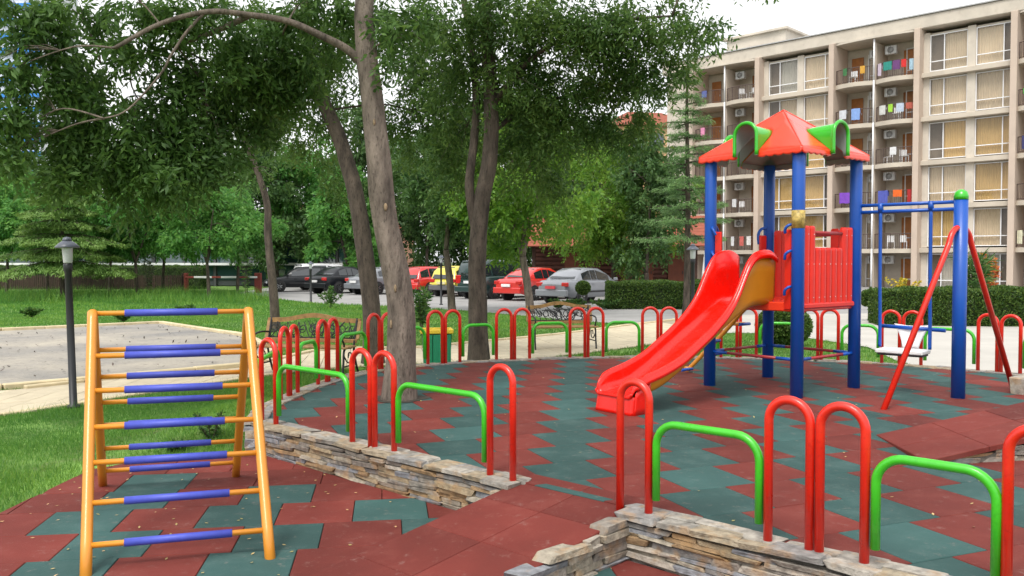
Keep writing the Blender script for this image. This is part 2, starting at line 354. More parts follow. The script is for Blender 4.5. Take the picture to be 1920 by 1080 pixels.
SAND = [(-13.2, 7.6), (-6.87, 11.46), (-4.35, 13.92), (-4.6, 16.5), (-6.19, 19.6), (-9.74, 23.6), (-12.65, 21.1), (-22, 20.5), (-22, 7.6)]
PATHN = [(-14.0, 5.2), (-8.2, 8.0), (-5.8, 9.55), (-5.25, 10.35), (-4.0, 12.5), (-3.0, 13.75), (-1.6, 14.35), (-.4, 14.75), (.55, 15.25), (2.6, 17.4), (4.6, 20.0), (7, 23.2)]
PATHF = [(-13.9, 7.0), (-8.9, 9.85), (-6.83, 11.3), (-6.2, 12.0), (-4.4, 14.2), (-3.6, 16.6), (-2.0, 16.8), (-1.2, 17.6), (-.45, 18.4), (1.05, 20.0), (3.6, 23.5), (6.2, 26.8)]
PARK = [(-15, 45), (-12.8, 42.6), (-8.25, 35.2), (-6.1, 34), (-1.55, 30), (-.07, 27.8), (1.6, 25.2), (3.2, 23.6), (4.6, 23.4), (40, 30), (40, 75), (-18, 75)]
PLZ = [(5.2, 20.6), (6.4, 20.5), (7.2, 17.2), (6.7, 14.8), (6.7, 12.2), (8.2, 9), (8.4, 2), (40, 2), (40, 33), (6.5, 27.5), (4.6, 23.6)]
def sheet(name, poly, z, mat):
    b = MB(); b.add([(x, y, z) for x, y in poly], [list(range(len(poly)))]); return tag(b.build(name, mat), kind='structure')
sheet('parking_lot', PARK, .004, ASPH); sheet('plaza', PLZ, .008, PLAZA)
# sand bed, gently trodden
b = MB(); gx = np.arange(-22, -4.2, .22); gy = np.arange(7.6, 23.8, .22); idx = {}
cx_, cy_ = np.meshgrid(gx, gy, indexing='ij'); ins = inpoly(cx_.ravel()+.11, cy_.ravel()+.11, SAND).reshape(cx_.shape)
for i in range(len(gx)):
    for j in range(len(gy)):
        if ins[i, j]:
            q = []
            for a, c in ((i, j), (i+1, j), (i+1, j+1), (i, j+1)):
                if (a, c) not in idx:
                    x, y = -22+a*.22, 7.6+c*.22; idx[a, c] = len(b.v); b.v.append((x, y, .022+.018*noise.noise(Vector((x*1.7, y*1.7, 0)))+.012*noise.noise(Vector((x*5, y*5, 3)))))
                q.append(idx[a, c])
            b.f.append(q); b.m.append(0); b.s.append(True)
sandbed = tag(b.build('sand_bed', SANDM), kind='structure')
def kerb_run(parent, pts, wdt, hgt, step, mat, name='kerb_stone', z=0):
    for a, c in zip(pts, pts[1:]):
        a, c = Vector(a), Vector(c); L = (c-a).length; n = max(1, round(L/step)); rz = math.atan2((c-a).y, (c-a).x)
        me = MB().cbox((0, 0, 0), (L/n-.012, wdt, hgt+.1), .012).mesh(name, mat)
        for k in range(n):
            p = a+(c-a)*((k+.5)/n); inst(name, me, parent, (p.x, p.y, z+hgt/2-.05+random.uniform(-.004, .004)), (0, 0, rz+random.uniform(-.006, .006)))
kerb_run(sandbed, SAND[1:8], .14, .09, .9, KERBM); kerb_run(sandbed, SAND[:2], .14, .09, .9, KERBM)
# cream path: slabs one by one as far as they can be told apart, plain sheet beyond
sheet('path_bed', PATHN+PATHF[::-1], .006, pm('path_joint', (.3, .26, .18), .95, .2, 4)); pth = bpy.data.objects['path_bed']
pth.name = 'path'
pn = catmull([(x, y, 0) for x, y in PATHN], 8); pf = catmull([(x, y, 0) for x, y in PATHF], 8)
def resample(P, n):
    d = [0]
    for a, c in zip(P, P[1:]): d.append(d[-1]+(c-a).length)
    out = []
    for k in range(n+1):
        t = d[-1]*k/n; i = next((q for q in range(len(d)-1) if d[q+1] >= t-1e-9), len(d)-2); out.append(P[i]+(P[i+1]-P[i])*((t-d[i])/max(1e-6, d[i+1]-d[i])))
    return out
NR = 62; A = resample(pn, NR); B = resample(pf, NR)
for k in range(NR):
    off = .5*(k % 2)
    for c in range(5):
        t0, t1 = max(0, (c-off)/4), min(1, (c+1-off)/4)
        if t1-t0 < .02: continue
        q = [A[k].lerp(B[k], t0), A[k+1].lerp(B[k+1], t0), A[k+1].lerp(B[k+1], t1), A[k].lerp(B[k], t1)]; q = [(p.x, p.y) for p in q]
        if area(q) < 0: q = q[::-1]
        q = inset(q, .004); z = .022+random.uniform(-.002, .002)
        if A[k].y < 20.5: MB().prism(q, .0, z, bev=.004).build('paving_slab', PAVE, pth)
kerb_run(pth, [(p.x, p.y) for p in resample(pf[18:], 26)], .1, .06, 1.2, KERBM); kerb_run(pth, [(p.x, p.y) for p in resample(pn[:44], 16)], .08, .035, 1.2, KERBM)

# lower rubber floor: single tiles
sheet('rubber_floor', FLOOR, .003, GROUT); rf = bpy.data.objects['rubber_floor']
def tile_piece(poly, z, mat, parent, name='rubber_tile', z0=None):
    if len(poly) < 3: return
    if area(poly) < 0: poly = poly[::-1]
    if area(poly) < .004: return
    p2 = inset(poly, .0022)
    if area(p2) < .003: return
    MB().prism(p2, z-.035 if z0 is None else z0, z, bev=.004 if area(p2) > .03 else 0).build(name, mat, parent)
th = math.radians(8.3); U = Vector((math.cos(th), math.sin(th))); Vv = Vector((math.sin(th), -math.cos(th))); O = Vector((-2.71, 5.30))
FL_CCW = FLOOR if area(FLOOR) > 0 else FLOOR[::-1]; RED_IN = inset(FL_CCW, .27)
offs = {-2: -.13, -1: -.32, 0: 0, 1: -.12}
full_tile = {}
def shared_tile(mat, sz=.4955):
    if mat.name not in full_tile:
        h = sz/2; full_tile[mat.name] = MB().prism([(-h, -h), (h, -h), (h, h), (-h, h)], -.035, 0, bev=.004).mesh('rubber_tile', mat)
    return full_tile[mat.name]
def lay(O, U, Vv, rows, cols, offf, region, colf, zt, parent):
    rz = math.atan2(U.y, U.x)
    for r in range(*rows):
        for c in range(*cols):
            q = [O+U*(.5*(c+a)+offf(r))+Vv*(.5*(r+b_)) for a, b_ in ((0, 0), (0, 1), (1, 1), (1, 0))]
            ctr = (q[0]+q[2])/2
            if ctr.y > 14 or ctr.y < 1.6: continue
            poly = [(p.x, p.y) for p in q]; cl = clip(poly, region)
            if len(cl) < 3 or abs(area(cl)) < .006: continue
            mat = colf(r, c, ctr); z = zt+random.uniform(-.0015, .0015)
            if abs(abs(area(cl))-.25) < 1e-4: inst('rubber_tile', shared_tile(mat), parent, (ctr.x, ctr.y, z), (random.uniform(-.002, .002), random.uniform(-.002, .002), rz))
            else: tile_piece(cl, z, mat, parent)
def low_col(r, c, p):
    if not inpoly(np.array([p.x]), np.array([p.y]), RED_IN)[0]: return RED_T
    return TEAL_T if c % 2 == 0 else RED_T
# the floor polygon is not convex: lay it as two convex pieces
FA = [(-3.5, 2.0), (2.6, 2.0), (2.6, 3.02), (-2.24, 7.52), (-2.6, 7.45), (-3.2, 7.22), (-3.46, 6.95)]
lay(O, U, Vv, (-6, 9), (-6, 16), lambda r: offs.get(r, -.1 if r % 2 else -.36), FA, low_col, .036, rf)

# raised floor: body, tiles in zigzag stripes
b = MB(); b.prism(inset(OUTER, .2), -.05, PZ-.03); plat = tag(b.build('play_platform', GROUT), kind='structure')
th = math.radians(21.8); U = Vector((math.cos(th), math.sin(th))); Vv = Vector((math.sin(th), -math.cos(th)))
O = Vector((.07, 6.01))
RAMP2 = [(2.93, 6.07), (3.03, 7.05)]
def pl_col(r, c, p):
    return TEAL_T if c % 2 == 0 else RED_T
lay(O, U, Vv, (-18, 12), (-20, 28), lambda r: -.25*r, INNER, pl_col, PZ, plat)

# entrance ramp from the gate down towards the lower floor
rampd = Vector((CN.x, CN.y, 0)); g0, g1 = chord(3.12), chord(4.02); rl = 2.1
ramp = tag(empty('ramp', (0, 0, 0)), kind='structure')
rb = MB(); q = [g0, g1, g1+rampd*rl, g0+rampd*rl]
rb.add([(p.x, p.y, -.05) for p in q]+[(q[0].x, q[0].y, PZ-.045), (q[1].x, q[1].y, PZ-.045), (q[2].x, q[2].y, .0), (q[3].x, q[3].y, .0)],
       [(0, 1, 2, 3), (4, 7, 6, 5), (0, 4, 5, 1), (1, 5, 6, 2), (2, 6, 7, 3), (3, 7, 4, 0)]); rb.build('ramp_core', MORTAR, ramp)
def ramp_tiles(parent, a, b_, d, n, z0, z1, step=.5, across=2, mat=RED_T, over=.02, cross=0):
    ax = (b_-a); Wd = ax.length; ax.normalize(); sl = math.atan2(z1-z0, n*step)
    for i in range(n):
        for j in range(across):
            o = []
            for uu, vv in ((0, 0), (0, 1), (1, 1), (1, 0)):
                p = a-ax*over+ax*((Wd+2*over)*(j+uu)/across)+d*(step*(i+vv)); o.append((p.x, p.y, z0+(z1-z0)*(i+vv)/n+cross*(1-(j+uu)/across)))
            c = sum((Vector(x) for x in o), Vector())/4; o = [c+(Vector(x)-c)*.992 for x in o]; nn = (o[1]-o[0]).cross(o[3]-o[0])
            if nn.z < 0: o = [o[0], o[3], o[2], o[1]]
            top = [c+(x-c)*.985+Vector((0, 0, .0)) for x in o]; mid = [x-Vector((0, 0, .005)) for x in o]; low = [x-Vector((0, 0, .04)) for x in o]
            vs = top+mid+low; fs = [(0, 1, 2, 3)]+[(4*l+k, 4*(l+1)+k, 4*(l+1)+(k+1) % 4, 4*l+(k+1) % 4) for l in range(2) for k in range(4)]
            MB().add(vs, fs).build('ramp_tile', mat, parent)
ramp_tiles(ramp, g0-rampd*.32, g1-rampd*.32, rampd, 5, PZ+.012, .02, .5, 2)
# second ramp, rising to the right from the play floor
r2 = tag(empty('side_ramp', (0, 0, 0)), kind='structure')
e0, e1 = Vector((2.93, 6.02, 0)), Vector((3.03, 7.05, 0)); d2 = Vector((.97, .2, 0)).normalized()
ramp_tiles(r2, e0, e1, d2, 6, PZ+.007, PZ+.5, .52, 2, cross=.03)
rb = MB(); k = 6*.52-.02; q = [e0, e1, e1+d2*k, e0+d2*k]; zz = [PZ-.025, PZ-.025, PZ+.46, PZ+.46]
rb.add([(p.x, p.y, PZ-.04) for p in q]+[(p.x, p.y, z) for p, z in zip(q, zz)], [(0, 1, 2, 3), (4, 7, 6, 5), (0, 4, 5, 1), (1, 5, 6, 2), (2, 6, 7, 3), (3, 7, 4, 0)])
rb.build('ramp_core', MORTAR, r2)

# ------------------------------------------------------------------ stone walls, stone by stone
ST = []
for i in range(14):
    random.seed(100+i); b = MB(); n = 5
    # irregular slab: length 1 (x), depth 1 (y, face at -y), height 1 (z)
    b.cbox((0, 0, 0), (1, 1, 1), .05, jit=.075); ST.append(b.mesh('stone', STONE))
CP = []
for i in range(8):
    random.seed(200+i); m = random.randint(6, 8); pts = []
    for k in range(m):
        t = 2*math.pi*(k+random.uniform(-.2, .2))/m; rx = .5/max(abs(math.cos(t)), abs(math.sin(t)))*random.uniform(.86, 1.0); pts.append((rx*math.cos(t), rx*math.sin(t)))
    b = MB(); b.prism(pts, -.5, .5, bev=.0); b.v = [(x, y, z*(1 if z < 0 else random.uniform(.75, 1.1))) for x, y, z in b.v]; CP.append(b.mesh('coping_stone', COPING))
CPB = []
for i in range(8):
    random.seed(300+i); CPB.append(MB().cbox((0, 0, 0), (1, 1, 1), .05, jit=.07).mesh('coping_stone', COPING))
random.seed(11)
def stone_face(parent, a, c, topf, botf, nrm, hmin=.016, hmax=.042, lmin=.1, lmax=.42, depth=.1):
    """courses of thin ledger stones along a->c; topf/botf give heights by distance"""
    a, c = Vector((a[0], a[1], 0)), Vector((c[0], c[1], 0)); L = (c-a).length; d = (c-a)/L; rz = math.atan2(d.y, d.x); nv = Vector((nrm[0], nrm[1], 0))
    zmax = max(topf(0), topf(L)); z = min(botf(0), botf(L))-.02
    while z < zmax:
        h = random.uniform(hmin, hmax); s = -random.uniform(0, .1)
        while s < L:
            l = random.uniform(lmin, lmax); m_ = min(max(s+l/2, .02), L-.02)
            if s+l > L+.05: l = max(.06, L+.02-s)
            if z+h*.5 < topf(m_) and z+h > botf(m_)-.02:
                hh = min(h, topf(m_)-z) if topf(m_)-z > .012 else .012
                pr = random.uniform(-.012, .014); p = a+d*(s+l/2)-nv*(depth/2-pr)
                inst('stone', random.choice(ST), parent, (p.x, p.y, z+hh/2), (random.uniform(-.05, .05), random.uniform(-.045, .045), rz+random.uniform(-.05, .05)), (l*1.02, depth, hh*1.05))
            s += l+.004
        z += h+.003
def coping(parent, pts, wid, z, step=(.18, .36), tilt=.02, th=.034):
    for a, c in zip(pts, pts[1:]):
        a, c = Vector(a[:2]), Vector(c[:2]); L = (c-a).length; d = (c-a)/L; rz = math.atan2(d.y, d.x); s = 0
        while s < L-.02:
            l = min(random.uniform(*step), L-s)
            if L-s-l < .08: l = L-s
            p = a+d*(s+l/2)
            sp_ = random.uniform(.35, .65); nv = Vector((-d.y, d.x))
            for w0, w1 in ((-.5, sp_-.5), (sp_-.5, .5)):
                c_ = p+nv*(wid*(w0+w1)/2)+d*random.uniform(-.04, .04)
                inst('coping_stone', random.choice(CPB), parent, (c_.x, c_.y, z-th/2+random.uniform(-.005, .006)), (random.uniform(-tilt, tilt), random.uniform(-tilt, tilt), rz+random.choice((0, math.pi))+random.uniform(-.06, .06)), (l*1.05, wid*(w1-w0)*1.04, th))
            s += l
def wall_core(parent, pts, z0, z1):
    MB().prism(pts if area(pts) > 0 else pts[::-1], z0, z1).build('wall_core', MORTAR, parent)
wl_ = tag(empty('stone_wall', (*chord(1.5).to_2d(), 0)), 'low ledger stone wall beside the climbing frame, left of the entrance ramp', 'stone wall', 'stone walls round the play floor')
wl_.location = (0, 0, 0)
a, c = chord(.0), chord(3.13)
wall_core(wl_, [(p.x, p.y) for p in (chord(-.03, -.03), chord(3.1, -.03), chord(3.1, -.2), chord(-.03, -.2))], -.05, PZ-.03)
stone_face(wl_, a.to_2d(), c.to_2d(), lambda s: PZ-.03, lambda s: 0, CN)
stone_face(wl_, c.to_2d(), chord(3.13, -.2).to_2d(), lambda s: PZ-.03, lambda s: .1, CDIR, lmin=.08, lmax=.16)
coping(wl_, [chord(-.02, -.1).to_2d(), chord(3.16, -.1).to_2d()], .22, PZ+.012)
wr_ = tag(empty('stone_wall'), 'low ledger stone wall in the bottom right corner beyond the ramp', 'stone wall', 'stone walls round the play floor')
a, c = chord(4.0), chord(6.24)
wall_core(wr_, [(p.x, p.y) for p in (chord(4.03, -.03), chord(6.2, -.03), chord(6.2, -.2), chord(4.03, -.2))], -.05, PZ-.03)
stone_face(wr_, a.to_2d(), c.to_2d(), lambda s: PZ-.03, lambda s: 0, CN)
coping(wr_, [chord(4.0, -.1).to_2d(), chord(6.24, -.1).to_2d()], .22, PZ+.012)
wp_ = tag(empty('stone_wall'), 'stepped stone side wall under the right edge of the red entrance ramp', 'stone wall', 'stone walls round the play floor')
stone_face(wp_, (g1+Vector((CDIR.x, CDIR.y, 0))*.06).to_2d(), (g1+rampd*1.5+Vector((CDIR.x, CDIR.y, 0))*.06).to_2d(), lambda s: PZ-.01-.118*s, lambda s: 0, CDIR, depth=.13)
wq_ = tag(empty('stone_wall'), 'rough stone edge under the side ramp at the right', 'stone wall', 'stone walls round the play floor')
stone_face(wq_, (e0-Vector((0, .015, 0))).to_2d(), (e0+d2*3.1-Vector((0, .015, 0))).to_2d(), lambda s: PZ+.0+.158*s, lambda s: PZ-.01, (.2, -.97), hmin=.02, hmax=.05, lmin=.15, lmax=.4)
p = onz(1912, 738, PZ); inst('stone', ST[3], wq_, (p.x+.1, p.y, PZ+.09), (0, 0, .5), (.35, .25, .2))
ws_ = tag(empty('stone_kerb'), 'curved stone edging round the back of the raised play floor', 'stone kerb')
arc_pts = [(p.x, p.y) for p in ARC]                                              # from the left corner round the back
mid = inset(OUTER, .08)[::-1]
wall_core(ws_, [(x, y) for x, y in inset(OUTER, .03)][1:-1]+[tuple(chord(.05, -.12).to_2d()), tuple(chord(6.2, -.12).to_2d())], -.05, PZ-.05)
keep = [i for i, (x, y) in enumerate(mid) if y > 7.0 and x < 7.2]
coping(ws_, [mid[i] for i in keep], .2, PZ+.016, (.22, .42))
for i in range(0, 20):                                                            # outer face where the lawn drops away on the left
    q0, q1 = Vector(arc_pts[i]), Vector(arc_pts[i+1])
    d = (q1-q0).normalized(); nrm = Vector((-d.y, d.x))
    if nrm.dot(q0-Vector((2.3, 8.2))) < 0: nrm = -nrm
    stone_face(ws_, q0, q1, lambda s: PZ-.03, lambda s: max(0, float(bump_h(np.array(q0.x), np.array(q0.y)))-.02), nrm, hmin=.04, hmax=.07, lmin=.12, lmax=.3)

# ------------------------------------------------------------------ low hoop railings
TR = .0235
def hoop_pts(a, c, z0, h, zend=None, rad=None, seg=8):
    a, c = Vector(a), Vector(c); d = (c-a); L = d.length; d.normalize(); r = rad or L/2; z1 = z0+h; pts = [(a, zend if zend is not None else z0)]
    for k in range(seg+1): t = math.pi/2*k/seg; pts.append((a+d*(r-r*math.cos(t)), z1-r+r*math.sin(t)))
    for k in range(seg+1): t = math.pi/2*k/seg; pts.append((c-d*(r-r*math.sin(t)), z1-r+r*math.cos(t)))
    pts.append((c, zend if zend is not None else z0)); out = []
    for p, z in pts:
        v = Vector((p.x, p.y, z))
        if not out or (v-out[-1]).length > 1e-4: out.append(v)
    return out
def red_hoop(parent, a, c, h=.75): MB().tube(hoop_pts(a, c, PZ-.06, h+.06), TR, 12).build('red_hoop', PAINT_RED, parent)
def green_hoop(parent, a, c, h=.535): MB().tube(hoop_pts(a, c, PZ+.09, h-.09, rad=min(.13, (Vector(c)-Vector(a)).length*.4)), TR*.96, 12).build('green_hoop', PAINT_GREEN, parent)
def ch(s): return chord(s, -.1).to_2d()
rl1 = tag(empty('hoop_railing'), 'red and green hoop railing on the wall beside the climbing frame', 'railing', 'hoop railings round the play floor')
red_hoop(rl1, ch(.0), ch(.235)); green_hoop(rl1, ch(.285), ch(1.30)); red_hoop(rl1, ch(1.35), ch(1.585)); red_hoop(rl1, ch(1.635), ch(1.87)); green_hoop(rl1, ch(1.92), ch(2.83)); red_hoop(rl1, ch(2.88), ch(3.09))
rl2 = tag(empty('hoop_railing'), 'large red and green hoop railing on the wall at the bottom right', 'railing', 'hoop railings round the play floor')
red_hoop(rl2, ch(3.95), ch(4.15)); green_hoop(rl2, ch(4.2), ch(4.83)); red_hoop(rl2, ch(4.88), ch(5.1)); red_hoop(rl2, ch(5.15), ch(5.37)); green_hoop(rl2, ch(5.42), ch(5.93)); red_hoop(rl2, ch(5.97), ch(6.19))
rl3 = tag(empty('hoop_railing'), 'curved red and green hoop railing round the back of the play floor', 'railing', 'hoop railings round the play floor')
cen = [Vector(mid[i]) for i in range(len(mid))]
def arc_at(px):                                                                    # distance along the rim behind pixel column px
    u = (px-960)/F; best = None; d = 0
    for p, q in zip(cen, cen[1:]):
        f0, f1 = p.x-u*p.y, q.x-u*q.y
        if f0*f1 <= 0 and p.y > 8.2: best = d+(q-p).length*(f0/(f0-f1) if f0 != f1 else 0)
        d += (q-p).length
    return best
def arc_p(s):
    d = 0
    for p, q in zip(cen, cen[1:]):
        l = (q-p).length
        if d+l >= s: return p+(q-p)*((s-d)/l)
        d += l
    return cen[-1]
PAIRS = [arc_at(x) for x in (613, 713, 832, 962, 1100, 1237, 1386, 1538, 1692, 1876)]
PAIRS = [PAIRS[0]-1.12]+PAIRS+[PAIRS[-1]+1.1, PAIRS[-1]+2.2]
for k, s in enumerate(PAIRS):
    red_hoop(rl3, arc_p(s-.255), arc_p(s-.025)); red_hoop(rl3, arc_p(s+.025), arc_p(s+.255))
    if k+1 < len(PAIRS): green_hoop(rl3, arc_p(s+.305), arc_p(PAIRS[k+1]-.305))
green_hoop(rl3, arc_p(.1), arc_p(PAIRS[0]-.3))

# ------------------------------------------------------------------ climbing frame on the lower floor
lf = tag(empty('climbing_frame', (0, 0, 0)), 'amber A-frame climbing ladder with blue padded rungs on the lower floor', 'climbing frame')
nR, fR, fL = Vector((-1.38, 4.83, 0)), Vector((-2.2, 6.74, 0)), Vector((-3.12, 6.46, 0)); nL = fL+(nR-fR)
aR, aL = (nR+fR)/2, (nL+fL)/2; HT = 1.415
for foot, ap in ((nR, aR), (nL, aL)):
    other = ap*2-foot; pts = [foot+Vector((0, 0, .0))]
    for k in range(1, 8): pts.append(foot.lerp(ap+Vector((0, 0, HT)), k/8))
    pts += [foot.lerp(ap+Vector((0, 0, HT)), .965)]
    far = [other.lerp(ap+Vector((0, 0, HT)), .965)]+[other.lerp(ap+Vector((0, 0, HT)), k/8) for k in range(7, -1, -1)]
    top = [ap+Vector((0, 0, HT-.008))+(foot-ap)*.012, ap+Vector((0, 0, HT-.008))+(other-ap)*.012]
    MB().tube(pts+top+far, .031, 14).build('side_frame', PAINT_AMBER, lf)
def rung(p, q):
    d = (q-p).normalized(); L = (q-p).length
    r = MB().tube([p, q], .0165, 10).build('rung', PAINT_AMBER, lf)
    MB().tube([p+d*(L*.2), p+d*(L*.795)], .0235, 12).build('rung_sleeve', SLEEVE, r)
rung(aL+Vector((0, 0, HT-.012)), aR+Vector((0, 0, HT-.012)))
for t in (.19, .33, .47, .60, .74, .88):
    for l, r_ in ((nL, nR), (fL, fR)):
        rung((aL+Vector((0, 0, HT))).lerp(l, t), (aR+Vector((0, 0, HT))).lerp(r_, t))

# ------------------------------------------------------------------ play tower with slide
TC = Vector((3.12, 9.86, 0)); A1 = Vector((.78, .626, 0)); A2 = Vector((-.626, .78, 0))      # A1: front post to right post, A2: front post to left post
H = .575
def T(a, b_, z): return TC+A1*a+A2*b_+Vector((0, 0, PZ+z))
pt = tag(empty('play_tower', (0, 0, 0)), 'blue-posted play tower with red roof, green arches and red slide', 'play tower')
PF, PR, PL_, PB = (-H, -H), (H, -H), (-H, H), (H, H)
DK = 1.0
for q in (PF, PR, PL_, PB):
    MB().lathe([(.068, -.05), (.068, 2.62), (.06, 2.64)], T(q[0], q[1], 0), 20).build('post', PAINT_BLUE, pt)
m = MB(); m.lathe([(.0705, 1.80), (.0705, 1.99)], T(*PF, 0), 20); m.build('label_band', pm('worn_brass_label', (.42, .3, .08), .5, .5, 30), pt)
TM = Matrix((A1, A2, Vector((0, 0, 1)))).transposed()
m = MB(); m.cbox(T(0, 0, DK-.03), (2*H-.02, 2*H-.02, .05), .01, M=TM)
for s in (-1, 1):
    m.cbox(T(0, s*(H-.02), DK-.04), (2*H-.14, .05, .1), .012, M=TM); m.cbox(T(s*(H-.02), 0, DK-.04), (.05, 2*H-.14, .1), .012, M=TM)
m.build('deck', PL_ORANGE, pt)
def bar(a, c, r=.017, blue=.22):
    d = c-a; b_ = MB().tube([a, c], r, 10).build('brace_bar', BAR_RED, pt)
    MB().tube([a, a+d*blue], r*1.08, 10).build('bar_end', PAINT_BLUE, b_); MB().tube([c-d*blue, c], r*1.08, 10).build('bar_end', PAINT_BLUE, b_)
for p, q in ((PF, PR), (PR, PB), (PB, PL_), (PL_, PF)): bar(T(*p, .40), T(*q, .40))
SCREW = pm('pale_screw_cap', (.62, .52, .5), .4)
def plank_panel(p, q, talls, n=9):
    a, c = T(*p, 0), T(*q, 0); d = (c-a); L = d.length; d.normalize(); nrm = Vector((d.y, -d.x, 0)); pan = empty('plank_panel', (0, 0, 0), 0, pt)
    x0, x1 = .085, L-.085; pw = (x1-x0)/n; M = Matrix((d, nrm, Vector((0, 0, 1)))).transposed()
    for k in range(n):
        tall = k in talls; z0, z1 = DK-.05, (DK+.83 if tall else DK+.6); c0 = a+d*(x0+pw*(k+.5))
        m = MB(); hw = pw/2-.004; prof = []
        # rounded front and rounded top
        nn = 6
        ring = [(-hw, .0)]+[(-hw*math.cos(math.pi*t/nn), .006+.03*math.sin(math.pi*t/nn)) for t in range(nn+1)]+[(hw, 0), (hw, -.02), (-hw, -.02)]
        lev = [z0, z1-.03, z1-.012, z1]; sc = [1, 1, .93, .7]; vs = []
        for z, s_ in zip(lev, sc):
            for x, y in ring: vs.append(c0+d*(x*s_)+nrm*(y*s_)+Vector((0, 0, PZ*0+z-DK*0)))
        R = len(ring); fs = [(l*R+i, l*R+(i+1) % R, (l+1)*R+(i+1) % R, (l+1)*R+i) for l in range(3) for i in range(R)]+[list(range(3*R, 4*R)), list(range(R))[::-1]]
        vs = [v for v in vs]; m.add(vs, fs); o = m.build('plank', PLANK_RED, pan)
        sm_ = MB()
        for zz in (DK+.06, DK+.42)+((DK+.74,) if tall else ()): sm_.lathe([(.007, 0), (.005, .004)], c0+nrm*.034+Vector((0, 0, zz)), 8, M=M @ Matrix.Rotation(-math.pi/2, 3, 'X'))
        sm_.build('screw', SCREW, o)
    m = MB(); m.cbox(a+d*(L/2)+nrm*-.0+Vector((0, 0, DK-.03)), (L-.15, .085, .06), .015, M=M); m.build('bottom_rail', PLANK_RED, pan)
    t = sorted(talls); i0 = max(k for k in t if k < n/2); i1 = min(k for k in t if k > n/2)
    MB().tube([a+d*(x0+pw*(i0+1))+Vector((0, 0, DK+.76)), a+d*(x0+pw*i1)+Vector((0, 0, DK+.76))], .02, 10).build('top_bar', BAR_RED, pan)
plank_panel(PF, PR, {0, 1, 7, 8}); plank_panel(PR, PB, {0, 1, 7, 8})
# entrance plates either side of the slide mouth with bent blue grips
for sgn, q in ((-1, PF), (1, PL_)):
    b0 = q[1]-sgn*(-.115 if sgn < 0 else .115) if False else q[1]+(-sgn)*.115
    m = MB(); m.cbox(T(-H+.0, b0, DK+.36), (.035, .085, .86), .012, M=TM); m.build('entrance_plate', PLANK_RED, pt)
    for z in (.12, .5, .78):
        pts = [T(-H-.01, q[1]+(-sgn)*.05, DK+z+.06), T(-H-.06, q[1]+(-sgn)*.07, DK+z+.055), T(-H-.075, q[1]+(-sgn)*.105, DK+z+.02), T(-H-.06, q[1]+(-sgn)*.12, DK+z-.03)]
        MB().tube(catmull(pts, 4), .0155, 8).build('grip', PAINT_BLUE, pt)
for z in (.78,):
    for q, s_ in ((PL_, 1), (PB, -1)):
        pts = [T(q[0]+s_*.06, q[1], DK+z+.08), T(q[0]+s_*.13, q[1]+.02, DK+z+.07), T(q[0]+s_*.18, q[1]+.03, DK+z), T(q[0]+s_*.18, q[1]+.02, DK+z-.12)]
        MB().tube(catmull(pts, 4), .018, 8).build('grip', PAINT_BLUE, pt)
for q, s_ in ((PL_, 1), (PB, -1)):
    m = MB(); m.cbox(T(q[0]+s_*.13, q[1], DK+.35), (.12, .035, .84), .012, M=TM); m.build('entrance_plate', PLANK_RED, pt)
